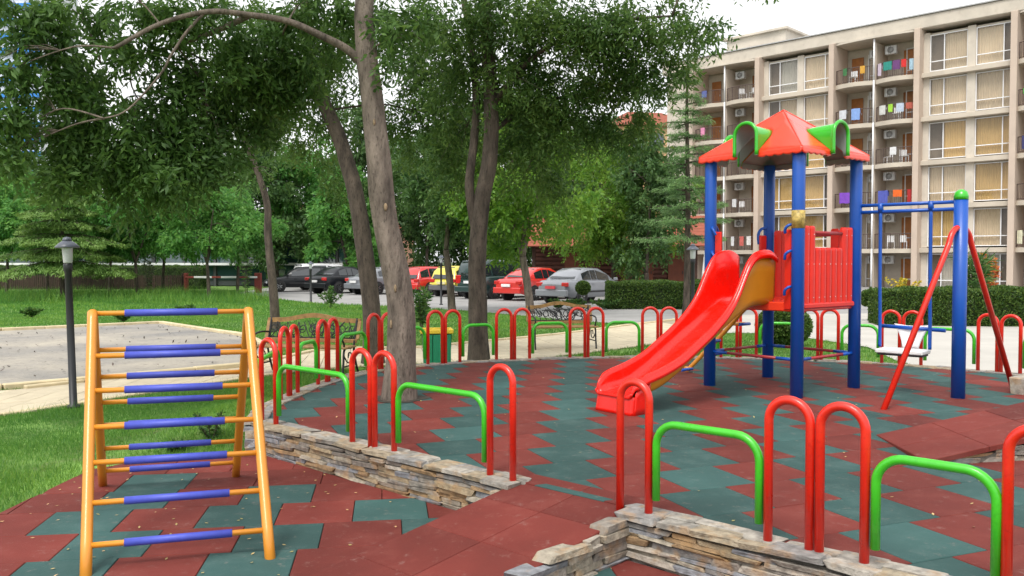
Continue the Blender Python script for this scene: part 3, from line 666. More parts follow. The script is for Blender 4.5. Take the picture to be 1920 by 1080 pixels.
# roof: red hip with a green arched dormer on each side, grey inside
RA, ZE, ZA = .675, 2.655, 3.19; RS = (ZA-ZE)/RA
roof = empty('roof', (0, 0, 0), 0, pt)
AR, SPR, LEG = .138, ZE+.16, ZE-.05            # arch radius, spring height, foot height
def arch_z(u): return SPR+math.sqrt(max(0, AR*AR-u*u))
RIDGE = .05                                  # the barrel falls a little towards the apex
def face(k):
    th = k*math.pi/2; c, s = math.cos(th), math.sin(th)
    def P(u, t, z):                          # u along eave, t inward from eave
        a, b_ = u, -(RA-t); return T(a*c-b_*s, a*s+b_*c, z)
    return P
for k in range(4):
    P = face(k)
    us = sorted(set([-RA+RA*2*i/36 for i in range(37)]+[-AR, AR, -AR+.004, AR-.004]+[AR*math.sin(math.pi/2*i/8) for i in range(-8, 9)]))
    m = MB(); nv = 7
    def zb(u): return arch_z(u)
    def tcut(u):
        if abs(u) >= AR: return 0.0
        z = zb(u); t = (z-ZE)/(RS+RIDGE); return max(0, min(t, RA-abs(u)-.004))
    def rp(i, j):
        u = us[i]; t0 = tcut(u); t1 = RA-abs(u); t = lerp(t0, t1, j/nv); sag = 0
        return P(u, t, ZE+RS*t-sag)
    # split at the arch edges so the legs of the opening stay sharp
    cuts = [i for i, u in enumerate(us) if abs(abs(u)-AR) < 1e-9]
    for lo, hi in ((0, cuts[0]), (cuts[0], cuts[1]), (cuts[1], len(us)-1)):
        if lo == cuts[0]: m.grid(lambda i, j: rp(lo+i, j) if 0 < i < hi-lo else P(us[lo+i]*.999, lerp((SPR-ZE)/(RS+RIDGE), RA-AR, j/nv), ZE+RS*lerp((SPR-ZE)/(RS+RIDGE), RA-AR, j/nv)), hi-lo, nv)
        else: m.grid(lambda i, j: rp(lo+i, j), hi-lo, nv)
    # scalloped skirt
    for lo, hi in ((-RA, -AR), (AR, RA)):
        n = 25
        def sk(i, j):
            u = lerp(lo, hi, i/n); e = .062+.014*abs(math.sin(math.pi*i/5)); return P(u*(1-.004*j), -.012*j/3, ZE-e*j/3)
        m.grid(sk, n, 3, flip=True)
    o = m.build('roof_face', [PL_ORANGE, PL_GREY], roof); sd = o.modifiers.new('thick', 'SOLIDIFY'); sd.thickness = .014; sd.offset = -1; sd.material_offset = 1; sd.material_offset_rim = 0
    # green barrel
    g = MB(); prof = [(-AR, LEG+(SPR-LEG)*i/4) for i in range(4)]+[(-AR*math.cos(math.pi*i/14), SPR+AR*math.sin(math.pi*i/14)) for i in range(15)]+[(AR, SPR-(SPR-LEG)*i/4) for i in range(1, 5)]
    def gp(i, j):
        u, z = prof[i]; tz = max(.004, (z-ZE)/(RS+RIDGE)+.012); t = lerp(-.035, tz, j/6); flare = 1+.05*max(0, 1-(t+.035)/.06)
        return P(u*flare, t, z-RIDGE*max(0, t)*(1 if z > SPR else max(0, (z-LEG)/(SPR-LEG)))+(.012 if z > SPR else 0)*max(0, 1-(t+.035)/.06))
    g.grid(gp, len(prof)-1, 6); o = g.build('dormer_arch', [PL_GREEN, PL_GREY], roof); sd = o.modifiers.new('thick', 'SOLIDIFY'); sd.thickness = .012; sd.offset = -1; sd.material_offset = 1; sd.material_offset_rim = 0
    rim = [P(u*1.05, -.04, z+(.012 if z > SPR else 0)) for u, z in prof]; MB().tube(rim, .021, 8).build('arch_rim', PL_GREEN, roof)
for sx, sy in ((-1, -1), (1, -1), (1, 1), (-1, 1)):
    pts = []
    for i in range(9):
        t = i/8; z = ZE+RS*RA*t; pts.append(T(sx*RA*(1-t), sy*RA*(1-t), z-.002))
    MB().tube(pts, .007, 6).build('hip_ridge', PL_ORANGE, roof)

# slide: red trough, amber underside, red apron at the foot
sld = empty('slide', (0, 0, 0), 0, pt); SW = .215
BED = [(0, 1.0), (.3, .99), (.44, .955), (.6, .88), (.8, .765), (1.58, .325), (1.74, .25), (1.9, .205), (2.1, .182), (2.2, .17)]
WALL = [(0, .5), (.05, .56), (.12, .575), (.34, .57), (.45, .54), (.56, .42), (.68, .27), (.85, .19), (1.1, .155), (1.5, .155), (1.75, .19), (1.95, .19), (2.1, .165), (2.17, .11), (2.2, .06)]
ss = [i*2.2/66 for i in range(67)]
def sp(s, q, z): return T(-H-s+.07+s*-.022, q, z)
def bed(s): return smooth_interp(BED, s) if False else sum(interp(BED, min(2.2, max(0, s+k*.03))) for k in (-2, -1, 0, 1, 2))/5
def wall(s): return sum(interp(WALL, min(2.2, max(0, s+k*.03))) for k in (-2, -1, 0, 1, 2))/5 if s < 2.18 else .03
def section(s):
    h = wall(s); r = min(.1, h*.6); out = []
    dw = .012
    for k in range(6): t = math.pi/2*k/5; out.append((SW-r+r*math.sin(t)*1.0, r-r*math.cos(t)))
    kf_ = min(1, max(.25, (h-.03)/.12))
    out += [(SW+dw*.4, lerp(r, h, .5)), (SW+dw, h-.012), (SW+dw+.012, h), (SW+dw+.026, h+.003), (SW+dw+.036, h-.006), (SW+dw+.037, h-.02*kf_), (SW+dw+.044, h-.03*kf_), (SW+dw+.056, h-.036*kf_), (SW+dw+.06, h-.05*kf_), (SW+dw+.058, h-.075*kf_), (SW+dw+.044, h-.082*kf_)]
    kh = min(1, max(.12, (2.2-s)/.1)); out = [(a if a <= SW+dw else SW+dw+(a-SW-dw)*kh, z) for a, z in out]
    full = [(-a, z) for a, z in out[::-1]]+[(0, 0.0)]+out
    return full
secs = [section(s) for s in ss]; nq = len(secs[0])-1
m = MB(); m.grid(lambda i, j: sp(ss[i], secs[i][j][0], bed(ss[i])+secs[i][j][1]), len(ss)-1, nq, flip=False)
o = m.build('trough', PL_RED, sld); sd = o.modifiers.new('thick', 'SOLIDIFY'); sd.thickness = .01; sd.offset = 0
def under(i, j):
    s = ss[min(i, len(ss)-4)]; h = wall(s); r = min(.1, h*.6); pr = []
    for k in range(6): t = math.pi/2*k/5; pr.append((SW+.026-r+r*math.sin(t), -.026+r-r*math.cos(t)))
    pr += [(SW+.032, lerp(r, h, .5)), (SW+.038, h-.03)]
    f = [(-a, z) for a, z in pr[::-1]]+pr
    return sp(s, f[j][0], bed(s)+f[j][1])
m = MB(); m.grid(under, len(ss)-1, 15, flip=True); o = m.build('underside', PL_AMBER, sld); sd = o.modifiers.new('thick', 'SOLIDIFY'); sd.thickness = .008; sd.offset = 0
m = MB(); n = 16
def apron(i, j):
    t = -1+2*i/n; q = t*(SW+.03); back = .03*max(0, (abs(t)-.85)/.15)**2; z = lerp(.172, .0, j/6)
    return sp(2.188+.03*j/6-back, q*(1+.03*j/6), z)
m.grid(apron, n, 6, flip=False)
for s_ in (-1, 1):
    m.grid(lambda i, j: sp(2.158+.03*j/4-.2*i/8, s_*(SW+.03)*(1+.03*j/4), lerp(bed(2.158-.2*i/8)+max(-.01, wall(2.158-.2*i/8)-.085), .0, j/4)), 8, 4)
m.tube([sp(2.2, q, bed(2.2)+z-.006) for q, z in secs[-1][6:-6]], .012, 8); o = m.build('apron', PL_RED, sld); sd = o.modifiers.new('thick', 'SOLIDIFY'); sd.thickness = .012; sd.offset = 0

# curved step climber behind the tower: amber rail with amber loops and blue treads
cl = empty('step_climber', (0, 0, 0), 0, pt)
railp = catmull([T(.42, H-.04, .97), T(.42, H+.2, .88), T(.38, H+.5, .56), T(.28, H+.78, .24), T(.2, H+1.02, -.03)], 8)
MB().tube(railp, .028, 10).build('climber_rail', PAINT_AMBER, cl)
for k, (f, s_) in enumerate(((.12, 1), (.28, -1), (.44, 1), (.6, -1), (.78, 1), (.92, -1))):
    p = railp[int(f*(len(railp)-1))]; d = A1*s_
    lp = [p, p+d*.06+A2*.07, p+d*.25+A2*.08, p+d*.3+A2*.0, p+d*.25-A2*.08, p+d*.06-A2*.07, p]
    MB().tube(catmull(lp, 4), .016, 8).build('step_loop', PAINT_AMBER, cl)
    MB().tube([p+d*.05-A2*.085, p+d*.27-A2*.085], .02, 8).build('step_tread', PAINT_BLUE, cl)

# swing beam, post and A-legs fixed to the tower
SP = TC+A1*H-A2*H; SPost = Vector((4.74, 9.03, 0))
m = MB(); m.lathe([(.07, PZ-.05), (.07, PZ+2.13)], (SPost.x, SPost.y, 0), 20); m.build('swing_post', PAINT_BLUE, pt)
m = MB(); m.lathe([(.073, PZ+2.1), (.073, PZ+2.14), (.06, PZ+2.18), (.03, PZ+2.205), (0.0, PZ+2.21)], (SPost.x, SPost.y, 0), 20); m.build('post_cap', PL_GREEN, pt)
Rp = T(H, -H, 0); Rp.z = 0
for z in (2.08, 2.005): MB().tube([Rp+Vector((0, 0, PZ+z)), SPost+Vector((0, 0, PZ+z))], .02, 10).build('swing_beam', PAINT_BLUE, pt)
for foot in (Vector((3.63, 8.31, 0)), Vector((5.72, 9.69, 0))):
    d = (foot-SPost); dn = d.normalized(); L = d.length
    pts = [SPost+Vector((0, 0, PZ+1.81))+dn*.02, SPost+dn*.1+Vector((0, 0, PZ+1.79)), SPost+dn*.17+Vector((0, 0, PZ+1.73)), SPost+dn*.22+Vector((0, 0, PZ+1.63)), foot+Vector((0, 0, PZ-.02))]
    fine = pts[:1]+catmull(pts[:4], 4)[1:]+pts[4:]
    MB().tube(fine, .03, 12).build('swing_leg', PAINT_RED, pt)
# the swing hanging from the beam
sw = tag(empty('swing', (0, 0, 0)), 'white swing seat on blue tube hangers under the swing beam', 'swing')
bd = (SPost-Rp).normalized(); fw = Vector((bd.y, -bd.x, 0)); L = (SPost-Rp).length
h0, h1 = Rp+bd*(L*.25), Rp+bd*(L*.73); seatz = PZ+.46
for hp in (h0, h1):
    MB().tube([hp+Vector((0, 0, PZ+2.1)), hp+Vector((0, 0, PZ+2.0))], .03, 10).build('hanger_clamp', PAINT_BLUE, sw)
    MB().tube(catmull([hp+Vector((0, 0, PZ+2.06)), hp+Vector((0, 0, PZ+1.2))-fw*.01, hp+Vector((0, 0, PZ+.75))-fw*.03, hp+Vector((0, 0, seatz+.03))-fw*.03], 5), .019, 10).build('hanger', PAINT_BLUE, sw)
SM = Matrix((bd, fw, Vector((0, 0, 1)))).transposed(); sc = (h0+h1)/2
m = MB(); m.cbox(sc+Vector((0, 0, seatz))+fw*.02, ((h1-h0).length-.03, .3, .045), .02, M=SM); m.build('seat', WHITE_PL, sw)
m = MB(); m.cbox(sc+Vector((0, 0, seatz-.035))+fw*.02, ((h1-h0).length-.06, .22, .025), .008, M=SM); m.build('seat_base', pm('dark_seat_base', (.03, .03, .035), .6), sw)
def back(i, j):
    t = -1+2*i/8; zz = j/6; wd = lerp(.08, .19, zz**1.5); return sc+bd*(t*wd+.03)-fw*(.15+.05*zz-.02*t*t)+Vector((0, 0, seatz+.02+.25*zz+.02*zz*t*t))
m = MB(); m.grid(back, 8, 6); o = m.build('backrest', WHITE_PL, sw); sd = o.modifiers.new('thick', 'SOLIDIFY'); sd.thickness = .02
MB().tube([sc-bd*.33-fw*.18+Vector((0, 0, seatz+.255)), sc+bd*.38-fw*.18+Vector((0, 0, seatz+.235))], .022, 10).build('guard_bar', PAINT_BLUE, sw)

# ------------------------------------------------------------------ hotel with balconies
CREAM = pm('cream_render', (.54, .485, .41), .85, .14, .6, fleck=(.4, .35, .29), fscale=3, famt=.4); PILM = pm('beige_pillar_paint', (.5, .405, .33), .85, .08, .8)
SLABM = pm('beige_slab_edge', (.5, .44, .36), .9, .12, .9); SOFF = pm('balcony_side_wall', (.46, .39, .32), .9, .1, .9)
WFRAME = pm('white_window_frame', (.75, .75, .76), .5, .04, 3); DOORW = pm('orange_brown_door', (.36, .13, .025), .5, .2, 4, rand=.25)
def curtain_mat(name, col):
    m = pm(name, col, .9, .1, 1.2, rand=.1); return m
CURT = [curtain_mat('gold_curtain', (.68, .44, .18)), curtain_mat('beige_curtain', (.7, .54, .37)), curtain_mat('pale_curtain', (.52, .47, .4))]
ROOMD = pm('dim_room', (.26, .2, .15), .95, .2, 1); GL = glass_mat('window_glass', (.82, .84, .84), .05); RAILM = pm('brown_iron_rail', (.09, .06, .05), .6, .2, 3)
ACM = pm('air_conditioner_grey', (.5, .5, .49), .5, .06, 4)
AX = Vector((.714, -.70, 0)).normalized(); ang = math.atan2(AX.y, AX.x)
hotel = tag(empty('hotel', (26.2, 55.0, 0), ang), 'long six-storey cream hotel with balconies and gold curtains at the right', 'building')
XL, XR = -19.2, 16.6
SLZ = [2.56+2.77*k for k in range(5)]; TOPZ = 16.45; FLZ = [-.2]+SLZ
m = MB(); m.box(((XL+XR)/2, 7.2, 8.2), (XR-XL, 11.2, 16.6)); m.build('main_block', CREAM, hotel)
m = MB()
m.cbox(((XL+XR)/2, 6.2, TOPZ+.42), (XR-XL+.5, 13.6, .84), .05)
m.build('roof_fascia', CREAM, hotel); m = MB(); m.box(((XL+XR)/2, 6.2, TOPZ+.88), (XR-XL+.7, 13.8, .07)); m.build('roof_edge', pm('grey_roof_flashing', (.4, .4, .4), .6), hotel)
m = MB(); m.cbox((XL+5.6, 6, TOPZ+1.9), (5.0, 5, 2.0), .03); m.build('stair_tower', CREAM, hotel); m = MB(); m.box((XL+5.6, 6, TOPZ+2.97), (5.5, 5.5, .16)); m.build('stair_roof', CREAM, hotel)
WB = [(-11.05, -5.55), (0, 5.46), (11.0, 16.5)]; BB = [(-16.6, -11.05), (-5.55, 0), (5.46, 11.0)]
m = MB(); m.box(((XL-16.6)/2, .9, 8), (16.6+XL if False else -16.6-XL, 2.2, 16.4)); m.build('end_wall', CREAM, hotel)
for k, z in enumerate(SLZ):
    for a, c in WB:
        mm = MB(); mm.cbox(((a+c)/2, .35, z-.13), (c-a-.02, 1.7, .3), .02); mm.build('floor_slab', SLABM, hotel)
PX = [-16.6, -11.05, -5.55, 0, 5.46, 11.0, 16.5]
me = MB().cbox((0, .25, 8.2), (.36, 2.3, 16.5), .02).mesh('pillar', PILM)
for x in PX: inst('pillar', me, hotel, (x, 0, 0))
# window unit meshes: w wide, h tall, split at x = sx, transom at 0.28 h
def frame_mesh(wd, h, sx, tr=.62):
    m = MB(); t = .055; y = .0
    m.box((t/2, y, h/2), (t, .08, h)); m.box((wd-t/2, y, h/2), (t, .08, h)); m.box((wd/2, y, h-t/2), (wd-2*t, .08, t)); m.box((wd/2, y, t/2), (wd-2*t, .08, t))
    m.box((sx, y, h/2), (t, .075, h-2*t)); m.box(((t+sx-t/2)/2, y, tr), (sx-1.5*t, .07, t)); m.box(((sx+t/2+wd-t)/2, y, tr), (wd-sx-1.5*t, .07, t)); return m.mesh('frame', WFRAME)
def curtain_mesh(x0, x1, h, amp=.025, pitch=.14, mat=None):
    m = MB(); n = int((x1-x0)/pitch*5); m.grid(lambda i, j: (lerp(x0, x1, i/n), .14+amp*math.sin(i*2*math.pi/5)+.01*math.sin(i*.37), .04+(h-.08)*j), n, 1); return m.mesh('curtain', mat)
WH, WW = 2.3, 2.22
fm1, fm2 = frame_mesh(WW, WH, .85), frame_mesh(WW, WH, WW-.7)
def pane_mesh(wd, h, nme='pane'):
    m = MB(); m.add([(.08, .03, .08), (wd-.08, .03, .08), (wd-.08, .03, h-.08), (.08, .03, h-.08)], [(0, 1, 2, 3)]); return m.mesh(nme, GL)
pnm = pane_mesh(WW, WH); rm = MB().box((WW/2, .36, WH/2), (WW, .02, WH)).mesh('room', ROOMD)
cm1 = {i: curtain_mesh(.88, WW-.05, WH, mat=CURT[i]) for i in range(3)}; cm2 = {i: curtain_mesh(.05, WW-.73, WH, mat=CURT[i]) for i in range(3)}
cms = {i: curtain_mesh(.06, .82, WH, mat=CURT[i]) for i in range(3)}
random.seed(5)
for fi, z in enumerate(FLZ):
    for bi, (a, c) in enumerate(WB):
        for side in (0, 1):
            x = a+.52 if side == 0 else a+3.2; zz = z+.12
            wo = inst('window', fm1 if side == 0 else fm2, hotel, (x, -.02, zz)); inst('pane', pnm, wo)
            inst('room', rm, wo)
            if fi > 0 or random.random() < .3:
                ci = random.choice((0, 1, 1, 1, 2) if fi > 3 else (0, 0, 0, 1, 2)); inst('curtain', (cm1 if side == 0 else cm2)[ci], wo)
                if random.random() < .5: inst('curtain', cms[ci], wo, (0 if side == 0 else WW-.85, .02, 0))
            elif True: inst('curtain', (cm1 if side == 0 else cm2)[2], wo)
        for x0, x1 in ((a+.18, a+.52), (a+2.74, a+3.2)):
            m = MB(); m.box(((x0+x1)/2, .1, z+1.31), (x1-x0, .5, 2.52)); m.build('wall_pier', CREAM, hotel)
        m = MB(); m.box(((a+c)/2, .25, z+2.48), (c-a-.36, .46, .12)); m.build('lintel', CREAM, hotel)
# balcony bays
def bal_edge(a, c, n=14, bulge=.42): return [(lerp(a, c, i/n), -.52-bulge*math.sin(math.pi*i/n)**.8) for i in range(n+1)]
def rail_mesh(a, c):
    m = MB(); e = bal_edge(a, c, 22); e = [(x, y+.07) for x, y in e]
    m.tube([(x, y, .98) for x, y in e], .028, 5); m.tube([(x, y, .1) for x, y in e], .02, 5)
    for x, y in e: m.box((x, y, .54), (.022, .022, .88))
    for x, y in e[::5]: m.box((x, y, .4), (.05, .05, 1.2))
    return m.mesh('balcony_rail', RAILM)
half = (BB[1][1]-BB[1][0])/2; rme = rail_mesh(.2, half-.06)
def slab_mesh(w_):
    m = MB(); e = bal_edge(0, w_, 16); m.prism([(x, y) for x, y in e]+[(w_, 1.6), (0, 1.6)], -.28, 0); return m.mesh('balcony_slab', SLABM)
slm = slab_mesh(half-.1)
dm = MB().cbox((.4, 0, 1.05), (.8, .06, 2.1), .01).mesh('door', DOORW); dfr = MB().box((1.35, 0, 1.1), (.07, .08, 2.2)).box((2.05, 0, 1.1), (.07, .08, 2.2)).box((1.7, 0, 2.17), (.63, .08, .07)).box((1.7, 0, .75), (.63, .08, .07)).mesh('window', WFRAME)
dgl = MB().add([(1.38, .03, .06), (2.02, .03, .06), (2.02, .03, 2.14), (1.38, .03, 2.14)], [(0, 1, 2, 3)]).mesh('pane', GL); dcu = curtain_mesh(1.38, 2.02, 2.15, mat=CURT[1])
acm = MB().cbox((0, 0, 0), (.75, .32, .55), .02).mesh('air_conditioner', ACM); fan = MB().lathe([(.2, 0), (.21, .02), (.0, .03)], (0, -.165, 0), 14, M=Matrix.Rotation(math.pi/2, 3, 'X')).mesh('fan_grille', pm('grey_fan', (.3, .3, .3), .6))
grl = [MB().box((-.22+.15*i, -.17, 0), (.05, .02, .5)).mesh('grille_bar', WFRAME) for i in range(3)]
dvm = MB().cbox((0, .55, 1.25), (.14, 1.9, 2.5), .01).mesh('balcony_divider', SOFF); pipe = MB().tube([(0, -.62, 0), (0, -.62, 2.77)], .06, 8).mesh('drain_pipe', WFRAME)
bwm = MB().box((half/2, 1.56, 1.3), (half, .08, 2.6)).mesh('balcony_wall', CREAM)
chm = MB()
for sx in (-.2, .2):
    for sy in (-.2, .2): chm.box((sx, sy, .21), (.04, .04, .42))
chm.cbox((0, 0, .43), (.46, .46, .05), .01).cbox((0, .2, .65), (.44, .04, .42), .015); chm = chm.mesh('garden_chair', WHITE_PL)
nch = 0
for fi, z in enumerate(FLZ):
    for bi, (a, c) in enumerate(BB):
        for hf in (0, 1):
            x = a+.1 + hf*(half-.05)
            inst('balcony_wall', bwm, hotel, (a+hf*half, 0, z))
            if fi > 0: inst('balcony_slab', slm, hotel, (x, 0, z)); inst('balcony_rail', rme, hotel, (x-.1, 0, z))
            d_ = inst('door', dm, hotel, (x+(.35 if hf == 0 else 1.1), 1.46, z), (0, 0, 0)); MB().box((.72, -.05, 1.0), (.04, .05, .14)).build('handle', ACM, d_)
            wo = inst('window', dfr, hotel, (x+(.15 if hf == 0 else -.95 if False else .45-.9), 1.46, z)) if hf == 0 else inst('window', dfr, hotel, (x-.05, 1.46, z))
            inst('pane', dgl, wo); cu = inst('curtain', dcu, wo, (0, -.10, 0))
            ac = inst('air_conditioner', acm, hotel, (x+(half-.6 if hf == 0 else .62), .55 if hf else .9, z+2.05), (0, 0, 0)); inst('fan_grille', fan, ac)
            for g_ in grl: inst('grille_bar', g_, ac)
        inst('balcony_divider', dvm, hotel, (a+half, 0, z)); inst('drain_pipe', pipe, hotel, (a+half, 0, z))
        m = MB(); m.prism([(x_, y_) for x_, y_ in bal_edge(a+.18, c-.18, 16, .3)]+[(c-.18, 1.6), (a+.18, 1.6)], TOPZ-.1, TOPZ+.02) if fi == 5 else None
        if fi == 5: m.build('canopy_slab', CREAM, hotel)
hot = hotel.matrix_world if False else (Matrix.Translation(hotel.location) @ Matrix.Rotation(ang, 4, 'Z'))
# washing over the balcony rails, chairs behind them
def towel_mesh(w_, h, col, name):
    m = MB(); n, k = 10, 8
    def f(i, j):
        x = lerp(-w_/2, w_/2, i/n); t = j/k; return (x, -.05-.03*math.sin(i*1.9)*t-.01*math.sin(i*.8+w_*9), .02-h*t+.015*math.sin(i*1.3)*t)
    m.grid(f, n, k); m.grid(lambda i, j: (lerp(-w_/2, w_/2, i/n), .05+.02*math.sin(i*2.1)*j/3, .02-h*.45*j/3), n, 3); m.grid(lambda i, j: (lerp(-w_/2, w_/2, i/n), lerp(-.05, .05, j), .02), n, 1)
    return m.mesh(name, pm(name+'_cloth', col, .95, .15, 5, bump=.3, bscale=60))
# (bay, half, floor 1..5, fraction along rail, width, height, colour, label)
TOW = [(1, 1, 5, .1, .3, .8, (.5, .42, .5), 'pale striped towel on the top-floor middle balcony, leftmost of five'), (1, 1, 5, .33, .6, .55, (.03, .24, .2), 'teal towel hanging on the top-floor middle balcony'),
       (1, 1, 5, .55, .45, .6, (.13, .05, .16), 'dark purple towel on the top-floor middle balcony'), (1, 1, 5, .72, .3, .5, (.55, .03, .03), 'red cloth on the top-floor middle balcony'),
       (1, 1, 5, .9, .35, .7, (.35, .5, .6), 'light blue and white towel at the end of the top-floor middle balcony'),
       (1, 0, 4, .6, .55, .75, (.2, .32, .6), 'sky-blue towel on the fourth-floor balcony left of the pipe'),
       (1, 1, 4, .2, .5, .6, (.55, .55, .52), 'white towel on the fourth-floor balcony right of the pipe'), (1, 1, 4, .42, .28, .5, (.3, .55, .05), 'lime green cloth on the fourth-floor balcony'),
       (1, 1, 4, .65, .45, .55, (.4, .46, .55), 'grey blue towel beside the lime green cloth'),
       (1, 0, 2, .5, 1.5, .72, (.18, .06, .42), 'wide purple cloth across the second-floor balcony behind the tower post'),
       (1, 1, 2, .25, .75, .8, (.08, .1, .4), 'dark blue towel on the second-floor balcony above the swing beam'), (1, 1, 2, .62, .55, .45, (.65, .12, .02), 'orange towel on the second-floor balcony above the swing beam'),
       (1, 1, 3, .5, .4, .5, (.6, .6, .6), 'white cloth on the third-floor balcony above the tower roof'),
       (2, 0, 5, .25, .55, .9, (.04, .14, .5), 'bright blue towel at the top right corner'), (2, 0, 5, .6, .4, .9, (.5, .04, .05), 'red towel at the top right edge of the photo'),
       (2, 0, 4, .6, .4, .6, (.6, .25, .3), 'pink towel on the right-edge fourth-floor balcony'), (2, 0, 3, .2, .5, .8, (.05, .05, .14), 'navy towel on the right-edge third-floor balcony'),
       (2, 0, 1, .45, .8, .75, (.62, .64, .7), 'white sheet on the first-floor balcony at the right edge'), (2, 0, 1, .1, .35, .8, (.6, .58, .42), 'pale yellow towel on the first-floor balcony at the right edge'),
       (0, 0, 4, .35, .4, .7, (.65, .25, .4), 'pink towel on the balcony behind the tall conifer'), (0, 0, 5, .4, .5, .5, (.1, .12, .3), 'small dark blue towel on the top balcony beside the conifer'),
       (0, 1, 2, .35, .4, .6, (.55, .55, .55), 'white towel on the second-floor balcony behind the left tower post'), (0, 1, 1, .3, .3, .7, (.6, .6, .6), 'first of two white cloths on the first-floor balcony above the slide'), (0, 1, 1, .6, .3, .7, (.5, .12, .1), 'dark red cloth on the first-floor balcony above the slide'),
       (0, 1, 1, .8, .3, .65, (.62, .6, .58), 'second of two white cloths on the first-floor balcony above the slide'), (1, 0, 5, .3, .3, .5, (.05, .16, .06), 'dark green cloth on the top balcony left of the pipe'), (1, 0, 5, .75, .3, .5, (.55, .3, .05), 'ochre cloth on the top balcony left of the pipe'),
       (1, 0, 4, .25, .6, .6, (.55, .56, .6), 'wide white towel beside the sky-blue towel on the fourth floor'), (1, 0, 3, .6, .5, .4, (.5, .14, .06), 'rust red towel on the third-floor balcony behind the tower roof corner'), (1, 1, 2, .88, .25, .8, (.4, .03, .03), 'narrow dark red towel beside the second-floor pillar'),
       (2, 0, 4, .2, .45, .35, (.08, .35, .06), 'green cloth on the right-edge fourth-floor balcony'), (1, 1, 4, .85, .4, .4, (.4, .1, .07), 'brick red cloth at the end of the fourth-floor balcony')]
edge = bal_edge(.2, half-.06, 22)
def rail_pt(bi, hf, fi, fr):
    a = BB[bi][0]+hf*(half-.05); i = fr*22; i0 = min(21, int(i)); x = lerp(edge[i0][0], edge[i0+1][0], i-i0)+a; y = lerp(edge[i0][1], edge[i0+1][1], i-i0)+.07
    sl_ = math.atan2(edge[i0+1][1]-edge[i0][1], edge[i0+1][0]-edge[i0][0]); return Vector((x, y, FLZ[fi]+1.0)), sl_
for bi, hf, fi, fr, w_, h, col, lab in TOW:
    p, sl_ = rail_pt(bi, hf, fi, fr); p = hot @ p; o = inst('towel', towel_mesh(w_, h, col, 'towel'), None, p, (0, 0, ang+sl_)); tag(o, lab, 'towel', 'washing on the hotel balconies')
CHL = [(1, 0, 5, .45, 'white chair on the top-floor balcony left of the drain pipe'), (1, 1, 4, .5, 'white chair behind the washing on the fourth-floor balcony'), (1, 1, 3, .3, 'left white chair on the third-floor balcony right of the roof'), (1, 1, 3, .7, 'right white chair on the third-floor balcony right of the roof'),
       (0, 1, 5, .5, 'left white chair on the top balcony near the stair tower'), (0, 1, 5, .8, 'right white chair on the top balcony near the stair tower'), (1, 1, 1, .4, 'left white chair on the first-floor balcony behind the swing hangers'), (1, 1, 1, .7, 'right white chair on the first-floor balcony behind the swing hangers'),
       (0, 1, 2, .5, 'white chair on the second-floor balcony behind the tower posts'), (0, 1, 4, .5, 'white chair on the fourth-floor balcony left of the roof tip')]
for bi, hf, fi, fr, lab in CHL:
    p, sl_ = rail_pt(bi, hf, fi, fr); p.y += .45; p.z = FLZ[fi]+.005; o = inst('garden_chair', chm, None, hot @ p, (0, 0, ang+random.uniform(-1, 1)))
    tag(o, lab, 'chair', 'white chairs on the hotel balconies')

# ------------------------------------------------------------------ far buildings
def simple_building(name, label, c, size, rz, wallm, rows, cols, winm, bandm=None, roofm=None, ww=.6, wh=.55, cat='building'):
    e = tag(empty(name, c, rz), label, cat); W_, D_, H_ = size
    MB().cbox((0, 0, H_/2), (W_, D_, H_), .05).build('wall', wallm, e)
    cwd, rh = W_/cols, H_/rows; wme = MB().box((0, -D_/2-.03, 0), (cwd*ww, .1, rh*wh)).mesh('window', winm)
    for r in range(rows):
        for k in range(cols): inst('window', wme, e, (-W_/2+cwd*(k+.5), 0, rh*(r+.5)))
        if bandm: MB().box((0, -D_/2-.25, rh*r+.1), (W_+.2, .7, rh*.34)).build('balcony_band', bandm, e)
    if roofm:
        m = MB(); a, d = W_/2+.4, D_/2+.4; rr = D_*.28; m.add([(-a, -d, H_), (a, -d, H_), (a, d, H_), (-a, d, H_), (-a+d, 0, H_+rr), (a-d, 0, H_+rr)], [(0, 1, 5, 4), (2, 3, 4, 5), (1, 2, 5), (3, 0, 4), (0, 3, 2, 1)]); m.build('roof', roofm, e)
    else: MB().cbox((0, 0, H_+.3), (W_+.3, D_+.3, .6), .05).build('parapet', wallm, e)
    return e
BLUEB = pm('blue_balcony_paint', (.03, .22, .62), .6, .08, .3); WHB = pm('white_tower_render', (.72, .74, .78), .8, .05, .2); DGL = glass_mat('far_window', refl=.1, dark=(.06, .08, .1))
t0 = at(15, 490, 150); simple_building('striped_tower', 'tall white hotel tower with blue bands behind the leaves at the far left', (t0.x-6, 156, 0), (26, 12, 56), -.05, WHB, 22, 7, pm('pale_tower_glass', (.5, .54, .6), .4), BLUEB, None, .5, .4)
ORW = pm('apricot_render', (.6, .36, .2), .85, .08, .3); RTILE = pm('red_roof_tile', (.25, .065, .035), .8, .25, 2)
t0 = at(1215, 480, 95); simple_building('apricot_house', 'apricot house with red tiled roof peeping between the trees left of the hotel', (t0.x, 98, 0), (12, 8, 16.5), .2, ORW, 5, 5, DGL, None, RTILE)
t0 = at(590, 480, 75); simple_building('salmon_house', 'salmon coloured house with red awnings hidden behind the trees above the black cars', (t0.x, 78, 0), (16, 8, 4.6), 0, pm('salmon_render', (.6, .3, .2), .85, .08, .3), 2, 6, DGL, None, RTILE)
TYRE0 = pm('dark_mullion', (.05, .055, .055), .7)
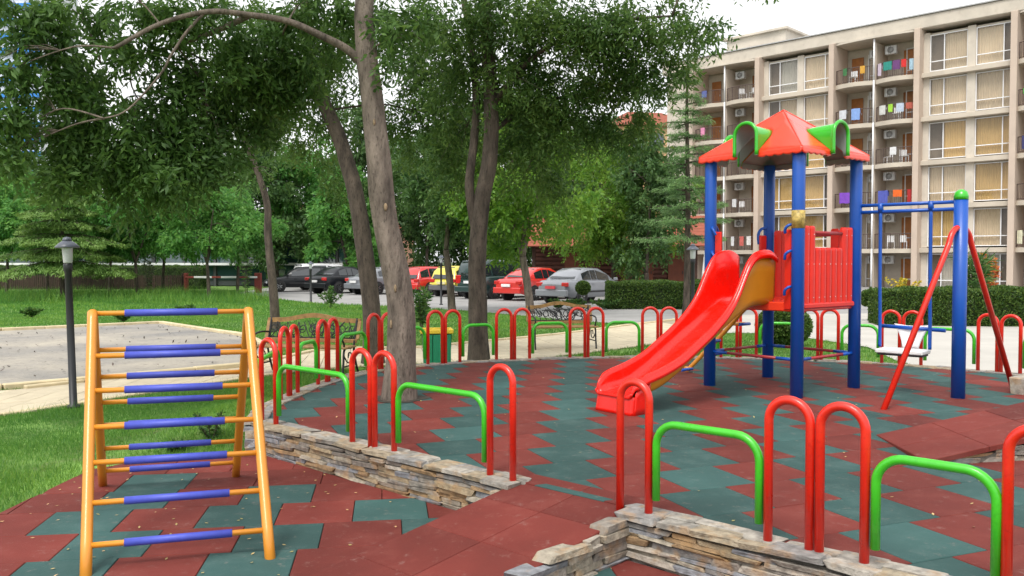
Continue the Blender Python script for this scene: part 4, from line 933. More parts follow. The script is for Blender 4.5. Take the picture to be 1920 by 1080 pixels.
# low glazed pavilion behind the picket fence
t0 = at(290, 497, 60); gp_ = simple_building('glazed_building', 'low dark glazed building with white cornice behind the picket fence', (t0.x, 64, 0), (30, 8, 3.1), 0, pm('dark_shopfront', (.05, .06, .06), .7), 1, 14, glass_mat('shop_glass', refl=.15, dark=(.03, .07, .07)), None, None, .86, .7)
for k in range(15): MB().box((-15+k*30/14, -4.1, 1.4), (.18, .2, 2.8)).build('mullion', TYRE0, gp_)
MB().box((0, -4.4, 1.55), (31, .5, .16)).build('white_cornice', WFRAME, gp_)
# timber cottage
TIM = pm('red_brown_timber', (.085, .028, .017), .8, .35, 4); TIMD = pm('dark_timber', (.05, .022, .015), .85, .3, 5); TIMO = pm('orange_timber_door', (.15, .04, .018), .7, .2, 4)
co = at(1155, 530, 44); cot = tag(empty('timber_cottage', (co.x+.6, 50, 0), -.12), 'dark timber cottage with red roof behind the grey car', 'building')
LG = MB().tube([(-4.8, 0, 0), (4.8, 0, 0)], .13, 8).mesh('wall_log', TIM)
MB().box((0, .9, 1.4), (9.4, 1.6, 2.8)).build('wall', TIMD, cot)
for k in range(11): inst('wall_log', LG, cot, (0, 0, .13+k*.25))
for x in (-2.4, 1.8, 3.6): m = MB(); m.cbox((x, -.16, 1.15), (.95, .08, 2.2), .01); o = m.build('door', TIMO, cot); MB().box((x+.35, -.22, 1.1), (.05, .05, .16)).build('handle', IRON, o)
for x in (-4.6, -1.2, .8, 4.6): MB().cbox((x, -1.1, 1.4), (.18, .18, 2.8), .01).build('porch_post', TIMD, cot)
def rplane(i, j): return (lerp(-5.4, 5.4, i), lerp(-1.7, 2.2, j), lerp(2.65, 4.5, j))
MB().grid(rplane, 1, 1, sm=False).grid(lambda i, j: (lerp(-5.4, 5.4, i), lerp(2.2, 5, j), lerp(4.5, 2.65, j)), 1, 1, sm=False).build('roof', RTILE, cot)
for r in range(9):
    t = r/9; MB().box((0, lerp(-1.72, 2.1, t), lerp(2.7, 4.54, t)), (10.9, .46, .05), M=Matrix.Rotation(.44, 3, 'X')).build('tile_row', RTILE, cot)

# ------------------------------------------------------------------ cars
TYRE = pm('tyre_rubber', (.018, .018, .018), .85, .2, 20); RIMM = pm('alloy_rim', (.5, .51, .53), .3, .1, 10, metal=.8); CGL = glass_mat('car_glass', refl=.12, dark=(.015, .02, .024))
TAIL = pm('red_tail_lamp', (.45, .01, .012), .15, .2, 20, coat=.5); HEADL = pm('clear_head_lamp', (.6, .62, .65), .1, .1, 20, coat=.5); PLATE = pm('white_number_plate', (.7, .7, .7), .5); TRIM = pm('black_car_trim', (.02, .02, .022), .6)
def paint(name, c): return pm(name, c, .3, .04, 2, coat=.8, spec=.6)
KIND = {  # body height table (x fraction from rear 0 to front 1 -> shoulder z), cabin: rear base, rear roof, front roof, front base
 'sedan': ([(0, .78), (.02, .93), (.16, .98), (.3, .96), (.62, .94), (.72, .92), (.95, .78), (1, .6)], (.13, .31, .53, .72)),
 'hatch': ([(0, .62), (.02, .92), (.3, .95), (.62, .93), (.74, .9), (.95, .76), (1, .55)], (.0, .12, .52, .72)),
 'mpv': ([(0, .7), (.015, 1.0), (.3, 1.02), (.66, 1.0), (.78, .98), (.96, .8), (1, .6)], (.0, .05, .58, .80)),
}
def make_car(name, label, loc, head, L, W_, Ht, mat, kind, plate=PLATE, lower=None):
    e = tag(empty(name, (loc[0], loc[1], .006), head), label, 'car', 'parked cars'); tab, (rb_, rr_, fr_, fb_) = KIND[kind]; hw = W_/2
    n = 40
    def sec(i):
        t = i/n; x = -L/2+L*t; zs = interp(tab, t)*(Ht/1.46 if kind == 'sedan' else Ht/1.5 if kind == 'hatch' else Ht/1.75); zl = .26+.1*max(0, abs(t-.5)-.42)/.08
        wv = hw*(1-.22*max(0, (abs(t-.5)-.36)/.14)**2); return x, zs, zl, wv
    ring = lambda x, zs, zl, wv: [(x, -wv*.9, zl), (x, -wv*.985, zl+.08), (x, -wv, lerp(zl, zs, .45)), (x, -wv*.975, zs-.1), (x, -wv*.93, zs-.02), (x, -wv*.8, zs+.012), (x, 0, zs+.03), (x, wv*.8, zs+.012), (x, wv*.93, zs-.02), (x, wv*.975, zs-.1), (x, wv, lerp(zl, zs, .45)), (x, wv*.985, zl+.08), (x, wv*.9, zl)]
    R = [ring(*sec(i)) for i in range(n+1)]; m = MB(); m.grid(lambda i, j: R[i][j], n, 12)
    m.add(R[0], [list(range(13))]); m.add(R[n], [list(range(13))[::-1]]); m.add([R[i][j] for i in (0, n) for j in (0, 12)], [(0, 1, 3, 2)])
    m.build('body', mat, e)
    X = lambda f: -L/2+L*f
    zb = lambda f: interp(tab, f)*(Ht/1.46 if kind == 'sedan' else Ht/1.5 if kind == 'hatch' else Ht/1.75)-.01
    bw, tw = hw*.9, hw*.68
    st = [(rb_, 0), (lerp(rb_, rr_, .5), .62), (rr_, .95), (lerp(rr_, fr_, .4), 1.0), (fr_, .96), (lerp(fr_, fb_, .5), .6), (fb_, 0)]
    def crow(f, k):
        z0 = zb(f); z1 = lerp(z0, Ht, k); wt = lerp(bw, tw, k); return [(X(f), -bw, z0), (X(f), -lerp(bw, wt, .9) , lerp(z0, z1, .88)), (X(f), -wt*.9, z1), (X(f), 0, z1+.02*k), (X(f), wt*.9, z1), (X(f), lerp(bw, wt, .9), lerp(z0, z1, .88)), (X(f), bw, z0)]
    CR = [crow(*s_) for s_ in st]; m = MB(); m.grid(lambda i, j: CR[i][j], len(st)-1, 6); m.build('cabin', mat, e)
    # glass just outside the cabin shell
    def sidewin(f0, f1, k0, k1, sgn, lo=.08, hi=.84):
        out = []
        for f, k in ((f0, k0), (f1, k1)):
            kk = [k_ for k_ in (k,)][0]; z0 = zb(f); z1 = lerp(z0, Ht, kk); wt = lerp(bw, tw, kk); yb, yt = bw, lerp(bw, wt, .9)
            out.append(((X(f), sgn*(lerp(yb, yt, lo/.88)+.012), lerp(z0, z1, lo)), (X(f), sgn*(lerp(yb, yt, hi/.88)+.012), lerp(z0, z1, hi))))
        return [out[0][0], out[1][0], out[1][1], out[0][1]]
    kf = lambda f: interp(st, f)
    segs = [(lerp(rb_, rr_, .55), lerp(rr_, fr_, .22)), (lerp(rr_, fr_, .26), lerp(rr_, fr_, .62)), (lerp(rr_, fr_, .66), lerp(fr_, fb_, .55))]
    for sgn in (-1, 1):
        for f0, f1 in segs:
            q = sidewin(f0, f1, kf(f0), kf(f1), sgn); MB().add(q, [(0, 1, 2, 3)]).build('side_window', CGL, e)
    for f0, f1, nme in ((rb_, rr_, 'rear_window'), (fb_, fr_, 'windscreen')):
        q = []
        for t in (.1, .92):
            f = lerp(f0, f1, t); k = kf(f); z = lerp(zb(f), Ht, k)+.012; y = lerp(bw, tw, k)*.84; dx = -.014 if f0 == rb_ else .014
            q += [(X(f)+dx, -y, z), (X(f)+dx, y, z)]
        MB().add(q, [(0, 1, 3, 2)]).build(nme, CGL, e)
    wr = .31 if Ht < 1.6 else .33
    for f in (.2, .8):
        for sgn in (-1, 1):
            wh = empty('wheel', (X(f), sgn*(hw-.09), wr), 0, e); RM = Matrix.Rotation(-sgn*math.pi/2, 3, 'X')
            MB().lathe([(wr*.62, -.09), (wr*.95, -.095), (wr, -.06), (wr, .07), (wr*.95, .1), (wr*.64, .1)], (0, 0, 0), 22, M=RM).build('tyre', TYRE, wh)
            rm_ = MB(); rm_.lathe([(wr*.64, .085), (wr*.6, .06), (wr*.3, .05), (0, .05)], (0, 0, 0), 20, M=RM)
            for k in range(7): a = 2*math.pi*k/7; rm_.box((math.cos(a)*wr*.36, sgn*.085, math.sin(a)*wr*.36), (wr*.5, .03, .06), M=Matrix.Rotation(-a, 3, 'Y'))
            rm_.build('rim', RIMM, wh)
            MB().lathe([(wr*1.16, -.12), (wr*1.16, .095+.002)], (X(f), sgn*(hw-.095), wr+.02), 22, M=RM).build('wheel_arch', TRIM, e)
    for sgn in (-1, 1):
        zt = zb(.02); MB().cbox((X(.012), sgn*hw*.74, zt-.12), (.12, hw*.36, .17 if kind != 'mpv' else .4), .03).build('tail_lamp', TAIL, e)
        MB().cbox((X(.972), sgn*hw*.66, zb(.97)-.1), (.14, hw*.42, .13), .03).build('head_lamp', HEADL, e)
        MB().cbox((X(fb_)-.12, sgn*(hw+.07), zb(fb_)+.08), (.1, .18, .12), .03).build('mirror', mat, e)
        MB().box((X(.45), sgn*(hw+.004), .5), (L*.42, .02, .07)).build('door_trim', lower or TRIM, e)
        for f in (.36, .58): MB().box((X(f), sgn*(hw*.985), zb(f)-.14), (.16, .03, .03)).build('handle', mat, e)
    MB().cbox((X(.0)-.0, 0, .45), (.14, W_*.93, .26), .05).build('bumper', lower or mat, e); MB().cbox((X(1.0), 0, .42), (.14, W_*.9, .24), .05).build('bumper', lower or mat, e)
    MB().box((X(0)-.085 if kind != 'mpv' else X(0)-.02, 0, .78 if kind == 'mpv' else .68), (.05, .5, .12)).build('number_plate', plate, e)
    return e
HD = math.radians(48)
def park(px, py, f=-.5, side=0):     # ground point under the rear near corner
    return onz(px, py, 0)
def car_at(px, py, L, head, W_):
    p = onz(px, py, 0); return (p.x+math.cos(head)*L/2+math.sin(head)*W_*.5, p.y+math.sin(head)*L/2+.0)
SILV = paint('silver_grey_paint', (.2, .21, .235)); BLK = pm('black_car_paint', (.006, .007, .01), .3, .04, 2, coat=.15, spec=.35); REDC = paint('red_car_paint', (.55, .018, .015)); YEL = paint('yellow_car_paint', (.6, .5, .05)); DGR = paint('dark_green_car_paint', (.012, .035, .035)); GRY = paint('grey_car_paint', (.16, .17, .19)); WHT = paint('pale_silver_paint', (.55, .55, .56))
RPL = pm('red_number_plate', (.55, .05, .06), .5)
make_car('parked_car', 'silver grey saloon car parked beside the clipped hedge', (3.1, 36.2), HD, 4.5, 1.78, 1.46, SILV, 'sedan', RPL, None)
make_car('parked_car', 'red saloon car between the silver saloon and the dark green van', (1.25, 39.1), HD, 4.4, 1.72, 1.45, REDC, 'sedan')
make_car('parked_car', 'dark green people carrier parked behind the straight trunk', (-.55, 40.8), HD, 4.4, 1.8, 1.8, DGR, 'mpv')
make_car('parked_car', 'yellow car with grey lower body beside the dark green van', (-2.45, 43.4), math.radians(60), 3.9, 1.66, 1.5, YEL, 'hatch', pm('pale_yellow_plate', (.6, .55, .3), .5), pm('grey_bumper_plastic', (.1, .1, .105), .6))
make_car('parked_car', 'red hatchback half hidden by the big trunk', (-4.0, 45.0), HD, 4.0, 1.7, 1.46, REDC, 'hatch')
make_car('parked_car', 'mid grey saloon car seen between the two leaning trunks', (-6.7, 45.8), HD, 4.4, 1.75, 1.42, GRY, 'sedan')
make_car('parked_car', 'black saloon car with alloy wheels behind the thin lamp post', (-9.2, 47.2), math.radians(54), 4.4, 1.8, 1.45, BLK, 'sedan')
make_car('parked_car', 'small black hatchback facing left at the far end of the car row', (-12.3, 49.4), math.radians(200), 4.0, 1.68, 1.42, BLK, 'hatch')
make_car('parked_car', 'pale silver estate car half hidden behind the black saloon', (-11.2, 52.6), math.radians(35), 4.4, 1.75, 1.6, WHT, 'mpv')

# ------------------------------------------------------------------ lamps, benches, bin, fence, barrier
def lamp(label, p, h=2.03, lean=0):
    e = tag(empty('garden_lamp', (p[0], p[1], 0), .3), label, 'lamp', 'black garden lamps'); e.rotation_euler = (0, lean, .3)
    MB().lathe([(.075, 0), (.075, .03), (.044, .05), (.04, h-.42), (.05, h-.4), (.052, h-.33), (.042, h-.31)], n=14).build('post', LAMPB, e)
    MB().lathe([(.042, h-.31), (.05, h-.3), (.06, h-.13), (.058, h-.115)], n=16).build('glass', FROST, e)
    MB().lathe([(.132, h-.13), (.135, h-.12), (.105, h-.088), (.062, h-.055), (.05, h-.05)], n=20).build('hood', HOOD, e)
    MB().lathe([(.052, h-.052), (.05, h-.03), (.034, h-.008), (.0, h)], n=16).build('cap', HOOD, e); return e
p = onz(138, 765); lamp('tall black garden lamp by the sand bed at the left', p, 2.03, math.radians(-1.2))
lamp('black garden lamp in front of the hedge, left of the tower', (5.55, 26.2 if False else 16.4*1.0+.0, 0) if False else (at(1299, 500, 17.5).x, 17.5), 2.1)
p = onz(583, 569); lamp('thin black garden lamp in front of the black cars', p, 1.75); p = at(841, 500, 38); lamp('black garden lamp in front of the yellow car', (p.x, 34), 2.0); p = at(1208, 500, 42); lamp('small black lamp before the timber cottage', (p.x, 42), 2.1)
def bench(label, p, rz, Lb=1.5):
    e = tag(empty('park_bench', (p[0], p[1], .02), rz), label, 'bench', 'iron and wood park benches'); hL = Lb/2      # faces -y
    for s in (-1, 1):
        m = MB(); x = s*(hL-.06)
        m.tube(catmull([(x, -.28, 0), (x, -.24, .2), (x, -.2, .40), (x, .05, .41)], 5), .017, 6); m.tube(catmull([(x, .32, 0), (x, .22, .2), (x, .16, .4), (x, .22, .6), (x, .3, .84)], 5), .019, 6)
        m.tube(catmull([(x, .2, .62), (x, -.02, .64), (x, -.22, .62), (x, -.27, .55), (x, -.22, .5), (x, -.2, .4)], 5), .016, 6)
        m.tube(catmull([(x, -.2, .3), (x, -.08, .2), (x, .05, .22), (x, .06, .32), (x, -.04, .34), (x, -.06, .27)], 4), .011, 5); m.tube([(x, -.25, .15), (x, .25, .15)], .012, 5); m.build('iron_side', IRON, e)
    for k in range(4): MB().cbox((0, -.23+.105*k, .43), (Lb, .085, .028), .008).build('seat_slat', WOOD, e)
    top = [(-hL, .30, .80), (-hL*.6, .295, .81), (-hL*.25, .295, .86), (0, .295, .88), (hL*.25, .295, .86), (hL*.6, .295, .81), (hL, .30, .80)]
    tp = catmull(top, 4); m = MB(); m.grid(lambda i, j: Vector(tp[i])+Vector((0, (.016, .016, -.016, -.016, .016)[j], (-.035, .035, .035, -.035, -.035)[j])), len(tp)-1, 4, sm=False); m.build('top_rail', WOOD, e)
    MB().cbox((0, .185, .50), (Lb-.04, .03, .06), .008).build('back_rail', WOOD, e)
    for s in (-1, 1): MB().cbox((s*(hL-.02), .25, .66), (.06, .03, .3), .008, M=Matrix.Rotation(-.35, 3, 'X')).build('back_stile', WOOD, e)
    m = MB(); random.seed(int(Lb*100)+int(p[0]*10))
    def bp(x, t): return (x, lerp(.195, .29, t), lerp(.54, .8, t))
    for k in range(26):
        x = random.uniform(-hL+.1, hL-.1); pts = [bp(x, 0 if random.random() < .5 else random.random())]
        for q in range(3): x = min(hL-.08, max(-hL+.08, x+random.uniform(-.16, .16))); pts.append(bp(x, min(1, max(0, random.random()))))
        m.tube(catmull(pts, 3), .0085, 4)
    for s in np.linspace(-hL+.12, hL-.12, 9):
        m.tube([bp(s+.05*math.cos(a), .5+.22*math.sin(a)) for a in np.linspace(0, 2*math.pi, 11)], .008, 4)
    m.tube([bp(-hL+.05, .0), bp(hL-.05, .0)], .01, 4); m.build('scroll_panel', IRON, e); return e
bench('wooden bench with iron scrollwork behind the left hoops, near the sand bed', (-3.15, 13.0), math.radians(-12), 1.55)
bench('wooden bench with iron scrollwork in front of the lawn at the centre', (1.0, 16.9), math.radians(12), 1.35)
BG = pm('green_bin_paint', (.01, .2, .1), .5, .12, 5); BY = pm('yellow_bin_paint', (.65, .45, .03), .5, .1, 5)
be = tag(empty('litter_bin', (-1.24, 14.0, .02), .15), 'green litter bin with yellow rim behind the back railing', 'litter bin')
MB().add([(-.21, -.17, 0), (.21, -.17, 0), (.21, .17, 0), (-.21, .17, 0), (-.235, -.19, .55), (.235, -.19, .55), (.235, .19, .55), (-.235, .19, .55)], [(0, 3, 2, 1), (0, 1, 5, 4), (1, 2, 6, 5), (2, 3, 7, 6), (3, 0, 4, 7)]).build('body', pm('dark_green_bin', (.008, .11, .05), .5, .1, 5), be)
for k in range(3): MB().cbox((-.15+.15*k, -.2, .28), (.14, .02, .5), .006, M=Matrix.Rotation(.036, 3, 'X')).build('front_slat', BG, be)
m = MB(); m.cbox((0, -.2, .58), (.52, .06, .07), .01).cbox((0, .2, .58), (.52, .06, .07), .01).cbox((-.24, 0, .58), (.06, .34, .066), .01).cbox((.24, 0, .58), (.06, .34, .066), .01); m.build('rim', BY, be)
# picket fence
FN = pm('dark_brown_pickets', (.045, .026, .018), .85, .3, 6, rand=.2); fe = tag(empty('picket_fence', (0, 0, 0)), 'long dark brown picket fence behind the low trees at the left', 'fence')
fa, fb2 = at(-60, 545, 50.5), at(342, 545, 50.5); fa.z = fb2.z = 0; n = 112; pk = MB(); pk.add([(-.045, -.012, .08), (.045, -.012, .08), (.045, .012, .08), (-.045, .012, .08), (-.045, -.012, .86), (.045, -.012, .86), (.045, .012, .86), (-.045, .012, .86), (0, -.012, .95), (0, .012, .95)],
    [(0, 3, 2, 1), (0, 1, 5, 8, 4), (2, 3, 7, 9, 6), (1, 2, 6, 5), (3, 0, 4, 7), (5, 6, 9, 8), (7, 4, 8, 9)]); pkm = pk.mesh('picket', FN)
for k in range(n): p = fa.lerp(fb2, (k+.5)/n); inst('picket', pkm, fe, (p.x, p.y, random.uniform(-.015, .015)), (0, random.uniform(-.015, .015), 0))
for z in (.28, .7): MB().box(((fa.x+fb2.x)/2, 50.55, z), (fb2.x-fa.x, .05, .08)).build('fence_rail', FN, fe)
for k in range(8): p = fa.lerp(fb2, k/7); MB().cbox((p.x, 50.62, .5), (.12, .12, 1.08), .01).build('fence_post', FN, fe)
br = tag(empty('boom_barrier', (0, 0, 0)), 'red and white boom barrier across the car park entrance', 'barrier'); b0, b1 = at(349, 519, 47), at(484, 521, 47); REDP = pm('dull_red_post', (.22, .04, .03), .7)
for q, wd in ((b0, .16), (b1, .34)): MB().cbox((q.x, 47, .55), (wd, .3, 1.1), .02).build('barrier_post', REDP, br)
for k in range(8):
    x0, x1 = lerp(b0.x, b1.x, k/8), lerp(b0.x, b1.x, (k+1)/8); MB().cbox(((x0+x1)/2, 46.82, .87), (x1-x0-.002, .06, .11), .01).build('boom_section', WHITE_PL if k % 3 else REDP, br)
# closed white parasol and flower bed by the hotel
pp = at(1322, 520, 40); pa = tag(empty('closed_parasol', (pp.x, 40, 0)), 'closed white parasol behind the hedge, left of the tower', 'parasol'); MB().tube([(0, 0, 0), (0, 0, 2.3)], .03, 8).build('pole', WHITE_PL, pa); MB().lathe([(.2, .8), (.16, 1.2), (.1, 1.7), (.03, 2.25)], n=9).build('folded_canopy', WHITE_PL, pa)

# ------------------------------------------------------------------ vegetation
def leaves_mesh(name, C, D, Ln, Wd, mat, up=None):
    """rhombic leaves: centres C, directions D (unit), lengths, widths"""
    n = len(C); R = RNG.normal(size=(n, 3)); Sd = np.cross(D, R); Sd /= np.linalg.norm(Sd, axis=1, keepdims=True)+1e-9
    if up is not None: 
        Sd2 = np.cross(D, np.array([0, 0, 1.0])); Sd2 /= np.linalg.norm(Sd2, axis=1, keepdims=True)+1e-9; Sd = Sd*(1-up)+Sd2*up*np.sign((Sd*Sd2).sum(1, keepdims=True)); Sd /= np.linalg.norm(Sd, axis=1, keepdims=True)+1e-9
    L = np.broadcast_to(np.asarray(Ln), (n,))[:, None]; W_ = np.broadcast_to(np.asarray(Wd), (n,))[:, None]
    V = np.empty((n, 4, 3)); V[:, 0] = C-D*L*.5; V[:, 1] = C+Sd*W_*.5-D*L*.06; V[:, 2] = C+D*L*.5; V[:, 3] = C-Sd*W_*.5-D*L*.06
    me = bpy.data.meshes.new(name); me.vertices.add(4*n); me.vertices.foreach_set('co', V.ravel().astype(np.float32)); me.loops.add(4*n); me.loops.foreach_set('vertex_index', np.arange(4*n, dtype=np.int32))
    me.polygons.add(n); me.polygons.foreach_set('loop_start', np.arange(0, 4*n, 4, dtype=np.int32)); me.polygons.foreach_set('loop_total', np.full(n, 4, dtype=np.int32))
    a = me.attributes.new('lv', 'FLOAT', 'FACE'); return me, a, mat
def fin(me, a, mat, lv):
    a.data.foreach_set('value', lv.astype(np.float32)); me.materials.append(mat); me.update(); me.validate(); return me
def unit(v): return v/(np.linalg.norm(v, axis=-1, keepdims=True)+1e-9)
def clump_sprays(c, r, nspray, shell=.45, droop=.6):
    k = max(3, nspray//13); d0 = unit(RNG.normal(size=(k, 3))); r0 = RNG.random(k)**.42; sub = d0*r0[:, None]                # twig ends: separate hanging tufts
    sz = .2+.16*RNG.random(k); w_ = sz**2; w_ /= w_.sum(); pick = RNG.choice(k, nspray, p=w_)
    off = unit(RNG.normal(size=(nspray, 3)))*(RNG.random(nspray)**.5)[:, None]*np.array([1, 1, 1.1]); q = sub[pick]+off*sz[pick][:, None]*1.15
    P = np.array(c)+q*np.array(r); d = unit(q); dr = unit(d*np.array([1, 1, .4])*.7+off*.5+np.array([0, 0, -droop])+RNG.normal(size=(nspray, 3))*.4); return P, dr, np.linalg.norm(q, axis=1)
def crown(name, clumps, mat, parent, leaf=(.085, .026), rachis=.3, per=9, dens=1.0, droop=.6, spread=.9, up=None, tuft=0):
    """clumps: (centre, radii, number of sprays)"""
    CC, DD, LV = [], [], []
    for c, r, ns in clumps:
        ns = max(3, int(ns*dens)); P, dr, rad = clump_sprays(c, r, ns, droop=droop); base = .55*np.clip(.25*RNG.random(ns)+.75*(.5+.5*np.sin(P[:, 0]*4.1+P[:, 2]*5.3)*np.sin(P[:, 1]*3.7+P[:, 2]*2.9)), 0, 1)
        tt = (np.arange(per)+.5)/per; side = np.where(np.arange(per) % 2 == 0, 1.0, -1.0)
        Rr = unit(np.cross(dr, RNG.normal(size=(ns, 3))))
        Cq = P[:, None]+dr[:, None]*(tt*rachis)[None, :, None]+Rr[:, None]*(side*leaf[0]*.45)[None, :, None]+np.array([0, 0, -1.0])*(tt**2*rachis*.25)[None, :, None]+RNG.normal(size=(ns, per, 3))*(.02+tuft)
        Dq = unit(dr[:, None]*.55+Rr[:, None]*(side*spread)[None, :, None]+RNG.normal(size=(ns, per, 3))*.25+np.array([0, 0, -.35]))
        CC.append(Cq.reshape(-1, 3)); DD.append(Dq.reshape(-1, 3)); LV.append((base[:, None]+RNG.random((ns, per))*.45).ravel())
    C, D, lv = np.concatenate(CC), np.concatenate(DD), np.concatenate(LV); n = len(C); sc = .7+.6*RNG.random(n)
    me, a, mt = leaves_mesh(name, C, D, leaf[0]*sc, leaf[1]*sc, mat, up); return inst(name, fin(me, a, mt, lv), parent)
def trunk_tube(m, pts, r0, r1, n=14, flare=1.35, k=6, jit=.12):
    P = catmull(pts, k); N = len(P); R = []
    for i in range(N):
        t = i/(N-1); r = lerp(r0, r1, t)
        if flare > 1 and t < .12: r *= 1+(flare-1)*(1-t/.12)**2
        R.append(r)
    m.tube(P, R, n, jit=jit)
def limbs(m, nodes_, clumps, r=.035, n=6, keep=1.0, twig=True):
    for c, rr, ns in clumps:
        if RNG.random() > keep: continue
        c = Vector(c); b_ = min(nodes_, key=lambda q: (Vector(q)-c).length); b_ = Vector(b_); mid_ = b_.lerp(c, .5)+Vector((RNG.normal()*.1, RNG.normal()*.1, .12*(c-b_).length)); L = (c-b_).length
        P = catmull([b_, mid_, c], 5); m.tube(P, [lerp(r*(.6+.25*L), r*.3, i/(len(P)-1)) for i in range(len(P))], n, jit=.15)
        if twig:
            for q in range(5):
                e = c+Vector((RNG.normal()*rr[0]*.55, RNG.normal()*rr[1]*.55, RNG.normal()*rr[2]*.55)); s_ = P[int(len(P)*.6)]; m.tube(catmull([s_, s_.lerp(e, .5)+Vector((0, 0, .08)), e], 3), [r*.3]*3+[r*.2]*2+[r*.12]*2, 4)
def tree(name, label, base, trunks, clumps, bark, leafm, group=None, nodes_=None, lr=.035, keep=1.0, scars=0, **kw):
    e = tag(empty(name, base), label, 'tree', group); m = MB()
    for pts, r0, r1, fl in trunks: trunk_tube(m, pts, r0, r1, flare=fl)
    nd = nodes_ or [catmull(t[0], 6)[int(f*6*(len(t[0])-1))] for t in trunks for f in (.55, .7, .85, 1.0)]
    limbs(m, nd, clumps, lr, keep=keep)
    inv = Vector(base); m.v = [(x-inv.x, y-inv.y, z-inv.z) for x, y, z in m.v]; tr = m.build('trunk', bark, e)
    c = crown('crown', clumps, leafm, e, **kw); c.location = (-inv.x, -inv.y, -inv.z)
    return e
def E_(px, py, Y, rpx, rpy, ry=None, ns=120): # clump from photo position
    c = at(px, py, Y); k = Y/F; return ((c.x, c.y, c.z), (rpx*k, ry if ry else rpx*k*.8, rpy*k), ns)

# the big ash growing through the play floor
b0 = onz(748, 748, PZ); Yt = b0.y
tp = [Vector((b0.x, b0.y, PZ-.05)), at(752, 640, Yt), at(748, 540, Yt), at(722, 420, Yt), at(709, 300, Yt), at(699, 200, Yt+.05), at(687, 100, Yt+.1), at(684, 0, Yt+.2), Vector((-1.5, Yt+.4, 5.6)), Vector((-1.35, Yt+.5, 6.8)), Vector((-1.2, Yt+.6, 8.0))]
br1 = [at(676, 118, Yt+.08), at(650, 92, Yt), at(600, 66, Yt-.1), at(540, 40, Yt-.2), at(470, 28, Yt-.35), at(390, 22, Yt-.5), at(300, 45, Yt-.6), at(215, 90, Yt-.7)]
br2 = [at(470, 28, Yt-.35), at(400, 60, Yt-.2), at(330, 85, Yt), at(250, 110, Yt+.2), at(190, 120, Yt+.3)]
br3 = [at(385, 22, Yt-.5), at(350, 60, Yt-.55), at(320, 105, Yt-.6), at(300, 140, Yt-.6), at(240, 205, Yt-.7), at(195, 222, Yt-.8)]
top_c = [((-1.3+a, Yt+b_, z), (1.3, 1.3, .9), 130) for a, b_, z in ((-1.6, .2, 6.0), (.4, -1.2, 6.3), (1.3, .8, 6.6), (-.4, 1.4, 6.8), (-1.0, -1.0, 7.4), (.6, .2, 8.2), (-3.0, 0, 5.9), (-4.6, -.3, 5.8), (-3.8, .8, 6.6), (-2.4, -1.3, 6.4), (-5.5, .5, 5.6), (2.2, .2, 6.0), (-.2, .3, 9.0))]
lowc = [E_(30, 15, 8.4, 50, 30, ns=45), E_(110, 60, 8.6, 45, 60, ns=60), E_(5, 200, 8.2, 32, 70, ns=50), E_(20, 285, 8.3, 40, 28, ns=34), E_(150, 20, 9.2, 60, 30, ns=40), E_(135, 215, 8.8, 42, 90, ns=130), E_(120, 340, 8.7, 50, 45, ns=50),
        E_(190, 170, 9.4, 55, 60, ns=90), E_(210, 275, 9.0, 75, 75, ns=130), E_(255, 5, 8.6, 60, 14, ns=26), E_(330, 30, 8.8, 60, 30, ns=40), E_(460, 55, 9.2, 60, 35, ns=60), E_(250, 85, 8.9, 45, 35, ns=40), E_(580, 95, 9.5, 50, 40, ns=55), E_(620, 20, 9.3, 40, 30, ns=40), E_(70, 130, 8.4, 25, 30, ns=22), E_(35, 95, 8.3, 38, 45, ns=36), E_(60, 230, 8.5, 30, 50, ns=26), E_(15, 130, 8.2, 25, 40, ns=20), E_(300, 250, 9.2, 90, 75, ns=165), E_(270, 365, 9.3, 60, 55, ns=75), E_(345, 180, 9.4, 75, 70, ns=130), E_(390, 290, 9.4, 65, 60, ns=130),
        E_(345, 335, 9.0, 55, 40, ns=70), E_(420, 120, 9.3, 70, 55, ns=110), E_(440, 200, 9.8, 60, 70, ns=120), E_(500, 130, 9.6, 60, 70, ns=120), E_(560, 15, 9.2, 60, 18, ns=35), E_(475, 240, 10.2, 35, 30, ns=40), E_(400, 30, 8.9, 60, 22, ns=40), E_(550, 170, 9.9, 50, 60, ns=80)]
sprig = [E_(735, 85, Yt-.3, 35, 50, .25, 22), E_(790, 70, Yt, 50, 35, .4, 26), E_(745, 30, Yt-.1, 40, 30, .4, 20)]
T1 = tree('ash_tree', 'big pale-barked ash tree growing through the play floor', (b0.x, b0.y, PZ), [(tp, .16, .075, 1.3), (br1, .046, .018, 1), (br2, .03, .012, 1), (br3, .016, .006, 1)], top_c+lowc+sprig, GREYBARK, ASH, 'ash trees over the playground', leaf=(.092, .03), rachis=.27, per=10, keep=.5, lr=.014, dens=1.8,
          nodes_=[tuple(p) for p in tp[6:]+br1[3:]+br2[1:]+br3[2:]])
SC = MB().lathe([(.0, .012), (.03, .01), (.042, -.01)], n=9).mesh('branch_scar', SCAR)
tpc = catmull(tp, 12)
for k, (ph, f) in enumerate(((-1.7, .2), (-1.2, .33), (-2.2, .14), (-1.45, .47))):
    i = int(f*len(tpc)); p = tpc[i]; rr = lerp(.17, .075, f)*.985; q = Vector((math.cos(ph)*rr, math.sin(ph)*rr, 0)); o = inst('branch_scar', SC, T1, (p.x+q.x-b0.x, p.y+q.y-b0.y, p.z-PZ), (math.pi/2, 0, ph+math.pi/2), (.35+.2*random.random(), .8+.7*random.random(), .5))

pit = MB(); pit.add([(b0.x+.3*math.cos(t)*(1+.25*math.sin(3*t)), b0.y-.02+.27*math.sin(t), PZ+.006) for t in np.linspace(0, 6.28, 18)[:-1]], [list(range(17))]); tag(pit.build('earth_patch', pm('dark_soil', (.035, .028, .02), .95, .4, 20)), kind='structure')
